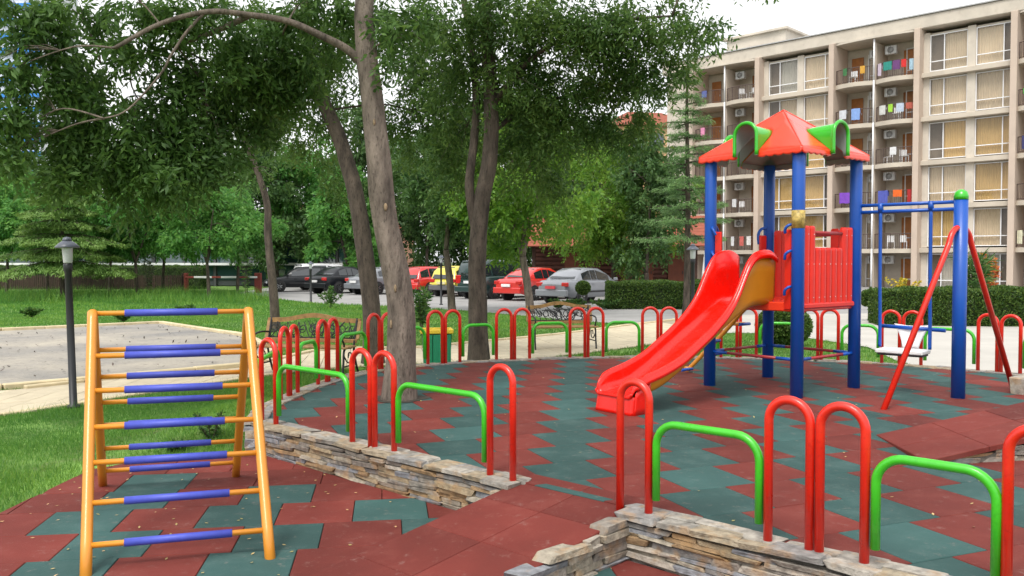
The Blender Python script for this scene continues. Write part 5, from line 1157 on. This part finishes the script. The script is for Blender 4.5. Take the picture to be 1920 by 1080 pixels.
# leaning ash behind it
tp = [onz(700, 682), at(697, 590, 14.4), at(683, 470, 14.4), at(668, 370, 14.4), at(640, 270, 14.5), at(608, 195, 14.6), at(583, 120, 14.7), at(572, 40, 14.8), Vector((-3.4, 15, 7.4)), Vector((-3.2, 15.2, 9.0))]
tp[0] = Vector((at(700, 680, 14.4).x, 14.4, -.02))
cl2 = [((-3.3+a, 15+b_, z), (1.6, 1.6, 1.0), 130) for a, b_, z in ((-1.5, 0, 7.6), (1.6, .3, 7.4), (0, -1.4, 8.2), (0, 1.2, 9.0), (-2.8, .5, 7.0), (2.9, -.4, 7.6), (.3, 0, 10.2))]
cl2 += [E_(560, 60, 14, 90, 60, ns=130), E_(640, 60, 14.2, 70, 60, ns=110), E_(520, 150, 14.5, 80, 60, ns=130), E_(600, 250, 15, 60, 50, ns=60), E_(640, 160, 15.2, 50, 60, ns=90), E_(540, 250, 15.2, 55, 55, ns=80), E_(770, 60, 14.5, 70, 60, ns=140), E_(800, 150, 15, 70, 60, ns=150), E_(760, 230, 15.5, 55, 60, ns=120), E_(830, 240, 15.5, 60, 60, ns=130), E_(440, 15, 14.5, 60, 20, ns=40), E_(640, 330, 16, 40, 40, ns=35)]
tree('ash_tree', 'dark ash trunk leaning left just behind the big pale-barked tree', tuple(tp[0]), [(tp, .165, .08, 1.3)], cl2, DARKBARK, ASH2, 'ash trees over the playground', leaf=(.1, .032), rachis=.32, per=9, keep=.4, lr=.02, dens=2.1)

# straight forked ash at the back railing
Y4 = 13.15; tp = [Vector((at(897, 600, Y4).x, Y4, -.02)), at(896, 600, Y4), at(895, 480, Y4), at(903, 380, Y4), at(918, 300, Y4), at(921, 200, Y4), at(915, 90, Y4+.1), at(910, 0, Y4+.2), Vector((-.3, 13.5, 7.2)), Vector((-.1, 13.6, 8.8))]
tq = [at(893, 440, Y4), at(880, 350, Y4), at(888, 270, Y4+.1), at(893, 180, Y4+.2), at(880, 60, Y4+.4), Vector((-.9, 13.8, 6.6))]
br = [at(921, 200, Y4), at(985, 120, Y4-.2), at(1060, 70, Y4-.4), at(1150, 40, Y4-.6), at(1260, 30, Y4-.8)]; br5 = [at(921, 250, Y4), at(990, 200, Y4+.4), at(1080, 180, Y4+.6), at(1180, 190, Y4+.6)]
cl4 = [((.1+a, 13.4+b_, z), (1.5, 1.5, 1.0), 130) for a, b_, z in ((-1.6, 0, 7.0), (1.6, .3, 7.0), (0, -1.4, 7.6), (.2, 1.2, 8.2), (2.9, -.4, 6.7), (.3, 0, 9.4), (1.2, .2, 8.6))]
cl4 += [E_(850, 40, 13, 80, 50, ns=130), E_(950, 40, 13, 80, 55, ns=150), E_(1040, 40, 12.8, 80, 55, ns=150), E_(1130, 40, 12.6, 80, 55, ns=150), E_(1225, 40, 12.5, 75, 45, ns=110), E_(1310, 45, 12.4, 60, 32, ns=48), E_(940, 140, 13.2, 80, 65, ns=150), E_(1030, 150, 13.2, 75, 60, ns=150), E_(1120, 140, 13.4, 70, 55, ns=120), E_(1200, 110, 13, 60, 50, ns=80),
        E_(860, 150, 13.6, 70, 65, ns=130), E_(980, 240, 13.6, 75, 60, ns=140), E_(1070, 240, 13.8, 70, 55, ns=120), E_(1150, 230, 13.8, 55, 50, ns=75), E_(1210, 190, 13.5, 45, 55, ns=55), E_(1000, 330, 14, 60, 50, ns=70), E_(870, 260, 14, 60, 60, ns=90), E_(850, 330, 14.5, 50, 40, ns=40), E_(1250, 120, 12.8, 40, 50, ns=40)]
tree('ash_tree', 'straight dark ash forking above the back railing at the centre', tuple(tp[0]), [(tp, .155, .08, 1.35), (tq, .075, .05, 1), (br, .05, .015, 1), (br5, .04, .015, 1)], cl4, DARKBARK, ASH2, 'ash trees over the playground', leaf=(.098, .031), rachis=.32, per=9, keep=.4, lr=.018, dens=2.2)

# slender tree beside the lawn at the left
tp = [Vector((onz(517, 619).x, onz(517, 619).y, -.02)), at(512, 540, 21.5), at(503, 450, 21.5), at(500, 380, 21.5), at(478, 310, 21.5), at(455, 255, 21.6), at(430, 215, 21.8)]; tq = [at(470, 295, 21.5), at(455, 270, 21.4), at(425, 268, 21.3)]
tree('slender_tree', 'slender grey trunk on the lawn left of the bench', tuple(tp[0]), [(tp, .12, .045, 1.3), (tq, .04, .02, 1), ([at(468, 280, 21.5), at(480, 268, 21.6), at(500, 255, 21.7)], .03, .02, 1)],
     [E_(430, 200, 21.5, 60, 60, ns=120), E_(500, 200, 21.8, 60, 60, ns=110), E_(480, 330, 21.5, 45, 30, .6, 45), E_(520, 290, 22, 40, 35, ns=45), E_(410, 280, 21.5, 35, 35, ns=50), E_(450, 130, 22, 80, 60, ns=160)], DARKBARK, ASH2, None, leaf=(.12, .036), rachis=.36, per=8, lr=.025)

# mid-distance trees
def leafy(name, label, px, Y, py_top, px_r, base_lean=0, forks=2, bark=DARKBARK, mat=BRIGHT, leaf=(.2, .11), per=7, nclump=12, ns=80, group=None, crown_lo=None, r0=.16, rach=.45, droop=.5, seed=0, boost=1.35):
    g_ = np.random.default_rng(seed+int(px)); bx = at(px, 540, Y).x; ztop = at(px, py_top, Y).z; zlo = at(px, crown_lo, Y).z if crown_lo else ztop*.35; R = px_r*Y/F
    trunks = []; fork_z = max(.7, zlo*.8)
    top = Vector((bx+base_lean*fork_z, Y, fork_z)); trunks.append(([Vector((bx, Y, -.03)), Vector((bx+base_lean*fork_z*.4, Y, fork_z*.5)), top], r0, r0*.75, 1.3))
    for k in range(forks):
        a = 2*math.pi*(k+g_.random()*.6)/forks; e_ = top+Vector((math.cos(a)*R*.45, math.sin(a)*R*.3, (ztop-fork_z)*.6)); trunks.append(([top, top.lerp(e_, .5)+Vector((0, 0, .15)), e_], r0*.6, r0*.22, 1))
    cl = []
    for k in range(nclump):
        a = g_.random()*6.28; q = g_.random()**.5; z = lerp(zlo, ztop, .12+.8*g_.random()); f = math.sin(math.pi*min(1, max(.12, (z-zlo)/(ztop-zlo))))**.6
        cl.append(((top.x+math.cos(a)*q*R*f*.85, Y+math.sin(a)*q*R*f*.75, z), (R*.44*(.7+.5*g_.random()), R*.4, (ztop-zlo)*.19*(.8+.5*g_.random())), int(ns*boost)))
    return tree(name, label, (bx, Y, 0), trunks, cl, bark, mat, group, lr=r0*.22, keep=.9, leaf=leaf, rachis=rach, per=per, droop=droop, spread=.8)
leafy('broadleaf_tree', 'trunk leaning left on the lawn before the red saloon, under bright foliage', 995, 28.4, 195, 150, -.14, 3, GREYBARK, BRIGHT, (.17, .085), 8, 18, 105, None, 455, .15, seed=3)
leafy('broadleaf_tree', 'forked dark tree on the lawn before the yellow car', 848, 29.3, 250, 95, -.1, 2, DARKBARK, BACK, (.17, .07), 8, 12, 85, None, 440, .14, seed=4)
leafy('broadleaf_tree', 'wide bright green tree in front of the timber cottage', 1150, 43, 235, 130, .02, 3, DARKBARK, BRIGHT, (.19, .095), 8, 20, 105, None, 490, .16, seed=6)
leafy('broadleaf_tree', 'round dark green tree left of the tall conifer', 1212, 40, 245, 78, .0, 2, DARKBARK, BACK, (.2, .1), 8, 12, 90, None, 500, .14, seed=8)
grp = 'low bright trees along the picket fence'
for k, (px, Y, pt_, r_, lab) in enumerate(((12, 44, 345, 80, 'low bright tree at the left edge before the picket fence'), (90, 47, 330, 85, 'low green tree standing behind the cedar'), (205, 45, 350, 85, 'low bright tree just right of the cedar'),
        (258, 41, 345, 80, 'low bright tree between the lamp and the climbing frame top'), (305, 47, 340, 80, 'low tree behind the left end of the boom barrier'), (392, 40, 330, 105, 'widest low bright tree, two trunks before the boom barrier'), (445, 45, 345, 70, 'low tree in front of the barrier post'))):
    leafy('low_tree', lab, px, Y, pt_, r_, .05*(-1)**k, 3, DARKBARK, LOW, (.2, .085), 8, 13, 95, grp, 478, .09, rach=.4, droop=.25, seed=20+k)
grp = 'dark trees at the back'
for k, (px, Y, pt_, r_, mt, lab) in enumerate(((-40, 62, 300, 110, BACK, 'dark tree at the far left edge'), (40, 68, 300, 90, PALE, 'pale flowering tree under the striped tower'), (150, 60, 250, 110, BACK, 'dark tree rising behind the cedar'), (280, 62, 270, 110, BACK, 'dark tree behind the low trees at the left'), (365, 70, 300, 70, PALE, 'pale tree behind the widest low tree'),
        (410, 64, 280, 80, BACK, 'dark tree above the boom barrier'), (520, 58, 270, 90, BACK, 'dark tree behind the slender trunk'), (600, 60, 260, 100, LOW, 'green tree behind the black cars'), (655, 54, 330, 80, LOW, 'full green bushy tree above the grey saloon'), (720, 60, 210, 110, BACK, 'tall dark tree behind the big ash'), (800, 56, 230, 100, BACK, 'dark tree behind the red hatchback'),
        (880, 60, 200, 110, BACK, 'tall dark tree behind the people carrier'), (960, 55, 250, 100, BACK, 'dark tree behind the red saloon'), (1040, 58, 220, 110, BACK, 'tall dark tree behind the silver saloon'), (1130, 60, 240, 100, BACK, 'dark tree behind the timber cottage'))):
    leafy('dark_tree', lab, px, Y, pt_, r_, .0, 2, DARKBARK, mt, (.3, .15), 8, 15, 80, grp, 505, .17, rach=.6, seed=50+k)

# conifers with tiered branches
def conifer(name, label, px, Y, py_top, px_r, lo_py, mat, tiers, per_tier, droop, sparse, leaf, up=.5, tr=.13):
    bx = at(px, 540, Y).x; zt = at(px, py_top, Y).z; zl = at(px, lo_py, Y).z; R = px_r*Y/F; e = tag(empty(name, (bx, Y, 0)), label, 'tree'); m = MB()
    trunk_tube(m, [Vector((0, 0, -.03)), Vector((.03, 0, zt*.4)), Vector((-.02, 0, zt*.75)), Vector((0, 0, zt))], tr, .02, flare=1.3); CC, DD, LV = [], [], []
    for t in range(tiers):
        f = t/(tiers-1); z = lerp(zl, zt*.97, f**.95); Rt = R*(1-f)**.75*(.85+.3*RNG.random())+.15
        for k in range(per_tier):
            a = 2*math.pi*(k+RNG.random()*.7)/per_tier; d = np.array([math.cos(a), math.sin(a), 0]); L = Rt*(.75+.4*RNG.random()); zz = z+RNG.normal()*.08
            pts = [(d[0]*L*s_, d[1]*L*s_, zz+.12*L*s_-droop*L*s_*s_) for s_ in (0, .33, .66, 1)]; m.tube(pts, [.035, .025, .016, .006], 5)
            ns = max(4, int(sparse*L)); s_ = .18+.85*RNG.random(ns)**.8; ctr = np.stack([d[0]*L*s_, d[1]*L*s_, zz+.12*L*s_-droop*L*s_*s_], -1); wid = .32*L*np.sin(np.pi*np.clip(s_, .05, .98))**.7+.06
            sd = np.array([-d[1], d[0], 0]); off = RNG.uniform(-1, 1, ns)*wid; ctr = ctr+sd*off[:, None]+np.array([0, 0, 1])*((-.25*np.abs(off)-.03*RNG.random(ns))[:, None]+RNG.normal(size=(ns, 1))*.03)
            q = 6; D0 = unit(d*.7+sd*np.sign(off)[:, None]*.6+np.array([0, 0, -.25])); Cq = ctr[:, None]+RNG.normal(size=(ns, q, 3))*np.array([.07, .07, .03]); Dq = unit(D0[:, None]+RNG.normal(size=(ns, q, 3))*.45)
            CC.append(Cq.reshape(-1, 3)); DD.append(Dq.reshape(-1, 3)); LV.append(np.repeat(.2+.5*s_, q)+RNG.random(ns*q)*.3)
    m.build('trunk', DARKBARK, e); C, D, lv = np.concatenate(CC), np.concatenate(DD), np.concatenate(LV); me, a, mt = leaves_mesh('crown', C, D, leaf[0]*(.7+.6*RNG.random(len(C))), leaf[1], mat, up); inst('crown', fin(me, a, mt, np.clip(lv, 0, 1)), e); return e
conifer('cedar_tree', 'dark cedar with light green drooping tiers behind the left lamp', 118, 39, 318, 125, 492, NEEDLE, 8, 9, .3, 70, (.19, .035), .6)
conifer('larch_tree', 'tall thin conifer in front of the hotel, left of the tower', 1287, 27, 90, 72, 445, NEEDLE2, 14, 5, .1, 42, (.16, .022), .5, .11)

# hedges, clipped balls, shrubs
def hedge(label, poly_a, poly_b, depth, h, n, name='hedge'):
    a, c = Vector(poly_a), Vector(poly_b); d = (c-a); L = d.length; d.normalize(); nr = Vector((d.y, -d.x)); e = tag(empty(name, (a.x, a.y, 0), math.atan2(d.y, d.x)), label, 'hedge')
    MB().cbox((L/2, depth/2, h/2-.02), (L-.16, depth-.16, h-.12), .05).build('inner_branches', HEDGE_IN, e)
    A_ = np.array([L*h, L*depth, L*h, depth*h*2]); pick = RNG.choice(4, n, p=A_/A_.sum()); u, v = RNG.random(n), RNG.random(n); C = np.zeros((n, 3)); N_ = np.zeros((n, 3))
    for k in range(4):
        q = pick == k
        if k == 0: C[q] = np.stack([u[q]*L, 0*u[q], v[q]*h], -1); N_[q] = (0, -1, 0)
        if k == 1: C[q] = np.stack([u[q]*L, v[q]*depth, 0*u[q]+h], -1); N_[q] = (0, 0, 1)
        if k == 2: C[q] = np.stack([u[q]*L, 0*u[q]+depth, v[q]*h], -1); N_[q] = (0, 1, 0)
        if k == 3: s_ = (RNG.random(q.sum()) < .5); C[q] = np.stack([s_*L, u[q]*depth, v[q]*h], -1); N_[q] = np.stack([np.where(s_, 1, -1), 0*u[q], 0*u[q]], -1)
    lump = .05*np.sin(C[:, 0]*4.1)*np.sin(C[:, 2]*5+C[:, 0])+.03*np.sin(C[:, 0]*9.7+C[:, 1]*6); C += N_*(lump-.12*RNG.random(n)**2+.02)[:, None]
    D = unit(N_*.6+RNG.normal(size=(n, 3))*.7+np.array([0, 0, .35])); me, at_, mt = leaves_mesh('foliage', C, D, .075*(.7+.7*RNG.random(n)), .034, HEDGE); inst('foliage', fin(me, at_, mt, RNG.random(n)), e)
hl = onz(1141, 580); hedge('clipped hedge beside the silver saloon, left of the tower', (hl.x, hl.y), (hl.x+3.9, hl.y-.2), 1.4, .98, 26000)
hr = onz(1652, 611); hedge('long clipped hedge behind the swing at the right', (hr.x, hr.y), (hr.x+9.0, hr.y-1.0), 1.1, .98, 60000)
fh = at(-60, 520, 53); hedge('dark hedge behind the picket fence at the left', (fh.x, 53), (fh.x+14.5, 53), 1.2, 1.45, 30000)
def ball(name, label, c, r, n, stem=0, cone=False):
    e = tag(empty(name, (c[0], c[1], 0)), label, 'shrub'); d = unit(RNG.normal(size=(n, 3))); rr = np.array(r)
    C = d*rr*(.86+.16*RNG.random((n, 1)))+np.array([0, 0, stem+r[2]])
    D = unit(d*.8+RNG.normal(size=(n, 3))*.6); me, a, mt = leaves_mesh('foliage', C, D, .07*(.7+.6*RNG.random(n)), .032, HEDGE); inst('foliage', fin(me, a, mt, RNG.random(n)), e)
    m = MB(); m.lathe([(r[0]*.3, -r[2]*.8), (r[0]*.8, -.2*r[2]), (r[0]*.8, .3*r[2]), (r[0]*.3, r[2]*.8)], (0, 0, stem+r[2]), 10); m.build('inner_branches', HEDGE_IN, e)
    if stem: MB().tube([(0, 0, 0), (.01, 0, stem*.6), (0, 0, stem+.15)], .022, 6).build('stem', DARKBARK, e)
p = onz(1478, 652); ball('round_bush', 'large round dark bush seen between the tower posts', (p.x, p.y+.3), (.56, .5, .42), 9000)
p = onz(1628, 602); ball('clipped_ball_tree', 'small clipped ball tree on a stem left of the swing', p, (.27, .27, .25), 2600, .42)
p = onz(1093, 573); ball('clipped_ball_tree', 'small clipped ball tree before the silver saloon wheel', (p.x, p.y), (.3, .3, .28), 2600, .42)
def sprout(label, p, h, n, mat=PLANTM, name='young_plant', leaf=(.1, .03), spread=.25):
    e = tag(empty(name, (p[0], p[1], p[2] if len(p) > 2 else 0)), label, 'plant'); m = MB(); CC = []; DD = []
    for k in range(n):
        a = 6.28*k/n+RNG.random(); tip = Vector((math.cos(a)*spread*RNG.random(), math.sin(a)*spread*RNG.random(), h*(.6+.5*RNG.random()))); P = catmull([Vector((0, 0, 0)), tip*.5+Vector((0, 0, h*.08)), tip], 5); m.tube(P, .006, 4)
        for q in P[3:]:
            for _ in range(7): dd = unit(np.array([RNG.normal(), RNG.normal(), .4+RNG.normal()*.4])); CC.append(np.array(q)+dd*leaf[0]*.5); DD.append(dd)
    m.build('stem', DARKBARK, e); C, D = np.array(CC), np.array(DD); me, a, mt = leaves_mesh('foliage', C, D, leaf[0]*(.6+.7*RNG.random(len(C))), leaf[1], mat); inst('foliage', fin(me, a, mt, RNG.random(len(C))), e)
p = onz(396, 838); sprout('leafy weed at the lawn edge behind the climbing frame', (p.x, p.y), .3, 8, leaf=(.05, .018), spread=.2)
p = onz(280, 556); sprout('sparse pale young tree in front of the picket fence', (p.x, p.y), 2.1, 9, leafm if False else PALE, leaf=(.14, .05), spread=.6)
p = onz(462, 562); sprout('thin young sapling before the barrier post', (p.x, p.y), 1.9, 7, leaf=(.13, .04), spread=.4)
p = onz(620, 578); sprout('small shrub at the lawn edge near the thin lamp', (p.x, p.y), .7, 9, leaf=(.13, .05), spread=.5)
p = at(790, 560, 20); sprout('leafy shoot right of the big trunk before the car park', (p.x, 20), 1.0, 8, leaf=(.16, .05), spread=.4)
p = at(1830, 520, 27); sprout('spiky yucca behind the right hedge', (p.x, 27), 1.75, 12, leaf=(.5, .045), spread=.6, name='yucca')
p = at(1855, 515, 28); sprout('orange flowering plant behind the right hedge', (p.x, 28), 1.85, 8, leaf_mat('orange_flower', (.5, .2, .05), .3, .2), leaf=(.14, .09), spread=.35, name='flowering_plant')
p = at(1690, 530, 30); sprout('yellow flower bed plant by the hotel', (p.x, 30), 1.15, 16, leaf_mat('yellow_flower', (.5, .42, .03), .3, .2), leaf=(.1, .06), spread=.7, name='flowering_plant')
for k, px in enumerate((1040, 1075, 1125)):
    p = onz(px, 576); sprout(('low leafy ground plant before the red saloon', 'low leafy ground plant under the silver saloon bumper', 'low leafy ground plant at the hedge end')[k], (p.x, p.y-1.5), .32, 12, leaf=(.12, .05), spread=.6)

for px, py, lab in ((60, 596, 'low dark weed on the lawn left of the lamp, behind the sand'), (232, 604, 'low weed on the lawn above the sand bed kerb'), (350, 590, 'small weed on the lawn right of the climbing frame top'), (330, 852, 'small weed at the back edge of the lower floor')):
    p = onz(px, py); sprout(lab, (p.x, p.y), .28 if py < 700 else .1, 9, leaf=(.14, .045) if py < 700 else (.05, .02), spread=.35 if py < 700 else .12)
# grass blades: dense near, coarser far
def blades(name, label, xr, yr, n, h, wd, inc, exc, dz=0):
    x = RNG.uniform(*xr, n); y = RNG.uniform(*yr, n); k = np.ones(n, bool)
    if inc: k = inpoly(x, y, inc)
    for q in exc: k &= ~inpoly(x, y, q)
    k &= np.abs(x) < .66*y+1.5
    x, y = x[k], y[k]; bare = np.sin(x*2.3+np.sin(y*3.1))*np.sin(y*2.7+x*.7)+.4*np.sin(x*7.1)*np.sin(y*6.3); edge_ = np.exp(-np.maximum(0, np.minimum(np.abs(x+3.5), np.abs(y-7.3)))/.35)*(y < 9) if name == 'near_grass' else 0*x; kk = RNG.random(len(x)) < np.clip(1.05-.75*edge_-.5*(bare > .75), .06, 1); x, y = x[kk], y[kk]; m = len(x); patch = .5+.5*np.sin(x*1.3+np.sin(y*.9)*2)*np.sin(y*1.1+1); hh = h*(.45+.9*RNG.random(m))*(.75+.5*patch); a = RNG.random(m)*6.28; ln = RNG.normal(size=(m, 2))*.35
    B_ = np.stack([x, y, bump_h(x, y)-.012], -1); sd = np.stack([np.cos(a), np.sin(a), 0*a], -1)*wd*(.6+.8*RNG.random((m, 1))); T_ = B_+np.stack([ln[:, 0]*hh, ln[:, 1]*hh, hh], -1)
    V = np.stack([B_-sd/2, B_+sd/2, T_], 1); me = bpy.data.meshes.new(name); me.vertices.add(3*m); me.vertices.foreach_set('co', V.ravel().astype(np.float32)); me.loops.add(3*m); me.loops.foreach_set('vertex_index', np.arange(3*m, dtype=np.int32)); me.polygons.add(m); me.polygons.foreach_set('loop_start', np.arange(0, 3*m, 3, dtype=np.int32)); me.polygons.foreach_set('loop_total', np.full(m, 3, dtype=np.int32))
    at_ = me.attributes.new('lv', 'FLOAT', 'FACE'); o = inst(name, fin(me, at_, GRASS, np.clip(.6*patch*RNG.random(m)+.4*RNG.random(m), 0, 1))); tag(o, label, 'grass', kind='stuff')
PATHP = PATHN+PATHF[::-1]; EXC = [SAND, PATHP, PARK, PLZ, OUTER, FLOOR]
blades('near_grass', 'short green grass between the path and the lower play floor', (-8, -2), (4.5, 13.6), 330000, .045, .006, None, EXC)
blades('long_grass', 'longer wispy grass along the path edge at the left', (-7.5, -2.6), (7.2, 12.8), 9000, .13, .006, [(-8.2, 7.6), (-5.8, 9.3), (-4.0, 12.2), (-2.9, 12.9), (-2.9, 11.9), (-3.9, 11.4), (-5.6, 8.7), (-8, 7)], EXC)
blades('lawn_grass', 'mown green lawn grass behind the path', (-26, 10), (13.5, 30), 330000, .06, .016, None, EXC)
blades('tall_grass', 'tall wispy meadow grass in front of the picket fence at the left', (-30, -11), (35, 46), 16000, .42, .02, None, EXC)
blades('far_grass', 'far lawn grass under the low trees', (-34, 6), (30, 50), 150000, .09, .035, None, EXC)
# fallen petals and leaves on the rubber floor
n = 260; C = []; 
for k in range(n):
    if RNG.random() < .5: x, y, z = RNG.uniform(-3.4, .2), RNG.uniform(4.2, 7.3), .04
    else: x, y, z = RNG.uniform(-2, 5.5), RNG.uniform(4.6, 12), PZ+.004
    ok = inpoly(np.array([x]), np.array([y]), FLOOR if z < .1 else INNER)[0]
    if ok: C.append((x, y, z+.004))
C = np.array(C); D = unit(np.concatenate([RNG.normal(size=(len(C), 2)), RNG.normal(size=(len(C), 1))*.15], 1)); SL = []
for _ in range(700):
    x, y = RNG.uniform(-16, -4.4), RNG.uniform(9, 23.5)
    if inpoly(np.array([x]), np.array([y]), SAND)[0]: SL.append((x, y, .05))
SL = np.array(SL); SD_ = unit(np.concatenate([RNG.normal(size=(len(SL), 2)), RNG.normal(size=(len(SL), 1))*.3], 1)); me, a, mt = leaves_mesh('sand_litter', SL, SD_, .09*(.4+RNG.random(len(SL))), .035, leaf_mat('brown_litter', (.07, .055, .04), .5, .1), .9); tag(inst('sand_litter', fin(me, a, mt, RNG.random(len(SL)))), 'dark twigs and dry leaves lying on the sand bed', 'litter', kind='stuff')
LIT = leaf_mat('dry_yellow_leaf', (.5, .38, .16), .4, .2)
me, a, mt = leaves_mesh('fallen_leaves', C, D, .028, .016, LIT, .9); tag(inst('fallen_leaves', fin(me, a, mt, RNG.random(len(C)))), 'pale dry leaves scattered over the rubber tiles', 'leaves', kind='stuff')
